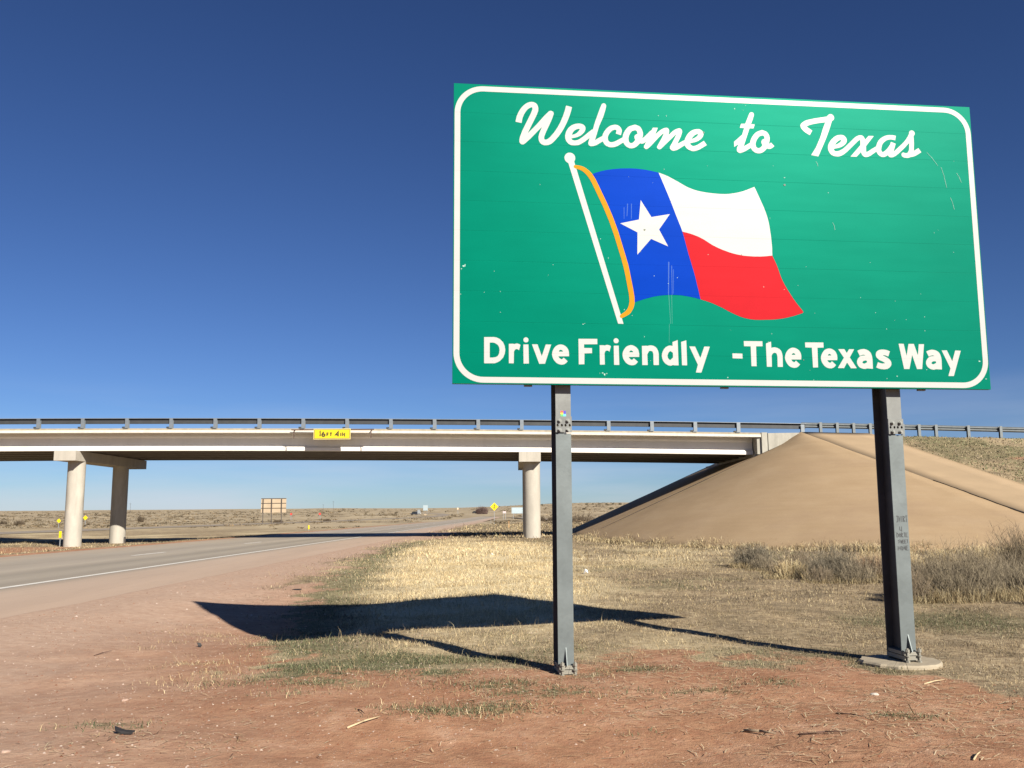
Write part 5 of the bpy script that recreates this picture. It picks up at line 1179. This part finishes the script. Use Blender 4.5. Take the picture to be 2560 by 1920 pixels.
# ------------------------------------------------------------------ small things lying about
def gp(u, v, zz):
    xx = (u - 1280) / FPX; yy = (960 - v) / FPX
    X = xx * math.cos(ROLL) + yy * math.sin(ROLL); Y = -xx * math.sin(ROLL) + yy * math.cos(ROLL)
    d = Vector((X, math.cos(PITCH) - Y * math.sin(PITCH), math.sin(PITCH) + Y * math.cos(PITCH)))
    for _ in range(6):
        t_ = (zz - EYE) / d.z; zz = gz(d.x * t_, d.y * t_)
    return Vector((d.x * t_, d.y * t_, zz))
def lump(name, p, r, mat, label, cat, flat=.5, n=9, seed=1):
    rs = random.Random(seed); m = MB(); rings = []
    for (f, z) in ((1.0, -.1), (1.05, .35), (.62, .85)):
        rings += [(p.x + r * f * rs.uniform(.8, 1.15) * math.cos(6.283 * i / n), p.y + r * f * rs.uniform(.8, 1.15) * math.sin(6.283 * i / n), p.z + r * flat * z * rs.uniform(.9, 1.1)) for i in range(n)]
    rings.append((p.x, p.y, p.z + r * flat))
    m.add(rings, [(k * n + i, k * n + (i + 1) % n, (k + 1) * n + (i + 1) % n, (k + 1) * n + i) for k in range(2) for i in range(n)] + [(2 * n + i, 2 * n + (i + 1) % n, 3 * n) for i in range(n)])
    return tag(m.build(name, mat), label, cat)
M_STW = simple('white_stone', (.52, .47, .40), .8, .12, 30)
M_STP = simple('pink_stone', (.42, .29, .22), .85, .15, 30)
lump('stone', gp(2187, 1737, .2), .028, M_STW, 'white stone on the red earth below the concrete pad', 'stone', .5, seed=2)
lump('stone', gp(312, 1752, 0), .026, M_STP, 'pink stone with a dark shadow on the gravelly earth at the left', 'stone', .55, seed=3)
lump('stone', gp(293, 1650, 0), .018, M_STP, 'small pink stone left of the upright rubber scrap', 'stone', .6, seed=4)
lump('stone', gp(14, 1880, 0), .025, M_STP, 'pale stone in the lower left corner', 'stone', .4, seed=5)
M_RUB = simple('black_rubber', (.022, .020, .020), .7, .2, 20)
def scrap(p, pts, hgt, label, mat=M_RUB, name='rubber_scrap', cat='rubber scrap'):
    m = MB(); n = len(pts)
    top = [(p.x + a, p.y + b, p.z + hgt * c + .006) for a, b, c in pts]; bot = [(x, y, z - .008) for x, y, z in top]
    m.add(top + bot, [tuple(range(n))[::1]] + [tuple(range(2 * n - 1, n - 1, -1))] + [(i, n + i, n + (i + 1) % n, (i + 1) % n) for i in range(n)])
    return tag(m.build(name, mat), label, cat)
scrap(gp(300, 1836, 0), [(-.06, .06, 1), (-.03, .0, .7), (.01, -.012, .2), (.07, -.01, .2), (.085, .012, .5), (.02, .02, .6), (-.045, .05, 1)], .03, 'black curled rubber strip near the lower left corner')
scrap(gp(497, 1618, 0), [(-.02, .0, 1), (-.006, -.005, .3), (.022, -.01, .0), (.03, .01, .4), (.012, .01, .9)], .045, 'small black rubber flap left of the shadow of the sign')
scrap(gp(742, 1477, 0), [(-.09, .0, .3), (-.02, -.04, .2), (.08, -.02, .2), (.09, .03, .5), (-.02, .04, .5)], .03, 'flat black scrap at the edge of the dry grass')
M_PAP = simple('white_paper', (.58, .56, .53), .8, .08, 20)
scrap(gp(1465, 1436, 0), [(-.05, 0, .1), (.0, -.03, .6), (.05, 0, .2), (.04, .03, .9), (-.02, .04, 1.2)], .09, 'crumpled white paper in the grass right of the left post', M_PAP, 'paper_litter', 'litter')
scrap(gp(1230, 1389, 0), [(-.05, 0, .1), (.0, -.03, .6), (.05, 0, .2), (.03, .03, .8), (-.02, .03, 1.0)], .08, 'scrap of white paper in the bright straw grass', M_PAP, 'paper_litter', 'litter')
def stalk(u0, v0, u1, v1, r, mat, label, cat='stalk', name='dry_stalk'):
    a = gp(u0, v0, .1); b = gp(u1, v1, .1); a.z += r; b.z += r + .01; mid = (a + b) / 2 + Vector((0, 0, .006))
    return tag(MB().tube(a, mid, r, r * .9, 7).tube(mid, b, r * .9, r * .4, 7).build(name, mat, smooth=True), label, cat)
M_STALK = simple('dry_stalk', (.48, .37, .22), .7, .15, 20)
M_TWIG = simple('dark_twig', (.09, .05, .035), .8, .2, 20)
stalk(868, 1822, 950, 1797, .0062, M_STALK, 'thick pale stalk lying in the centre foreground')
stalk(1785, 1640, 1840, 1657, .004, M_STALK, 'pale stalk below the shadow of the right post')
stalk(2310, 1712, 2362, 1704, .006, M_STALK, 'pale stalk lying right of the concrete pad')
stalk(2090, 1784, 2165, 1798, .0042, M_TWIG, 'thin dark twig below the concrete pad')
stalk(1995, 1838, 2130, 1834, .005, M_TWIG, 'long dark twig among straw near the lower right')
stalk(1860, 1830, 1940, 1842, .009, simple('seed_head', (.20, .15, .10), .9, .3, 60), 'dark fuzzy seed head lying on the red earth')
stalk(895, 1775, 912, 1790, .004, M_TWIG, 'short bent dark twig above the thick pale stalk')
stalk(235, 1640, 280, 1630, .004, M_TWIG, 'thin dark twig on the gravel at the left')
stalk(2434, 1902, 2452, 1886, .005, M_STALK, 'pale stalk near the lower right corner')
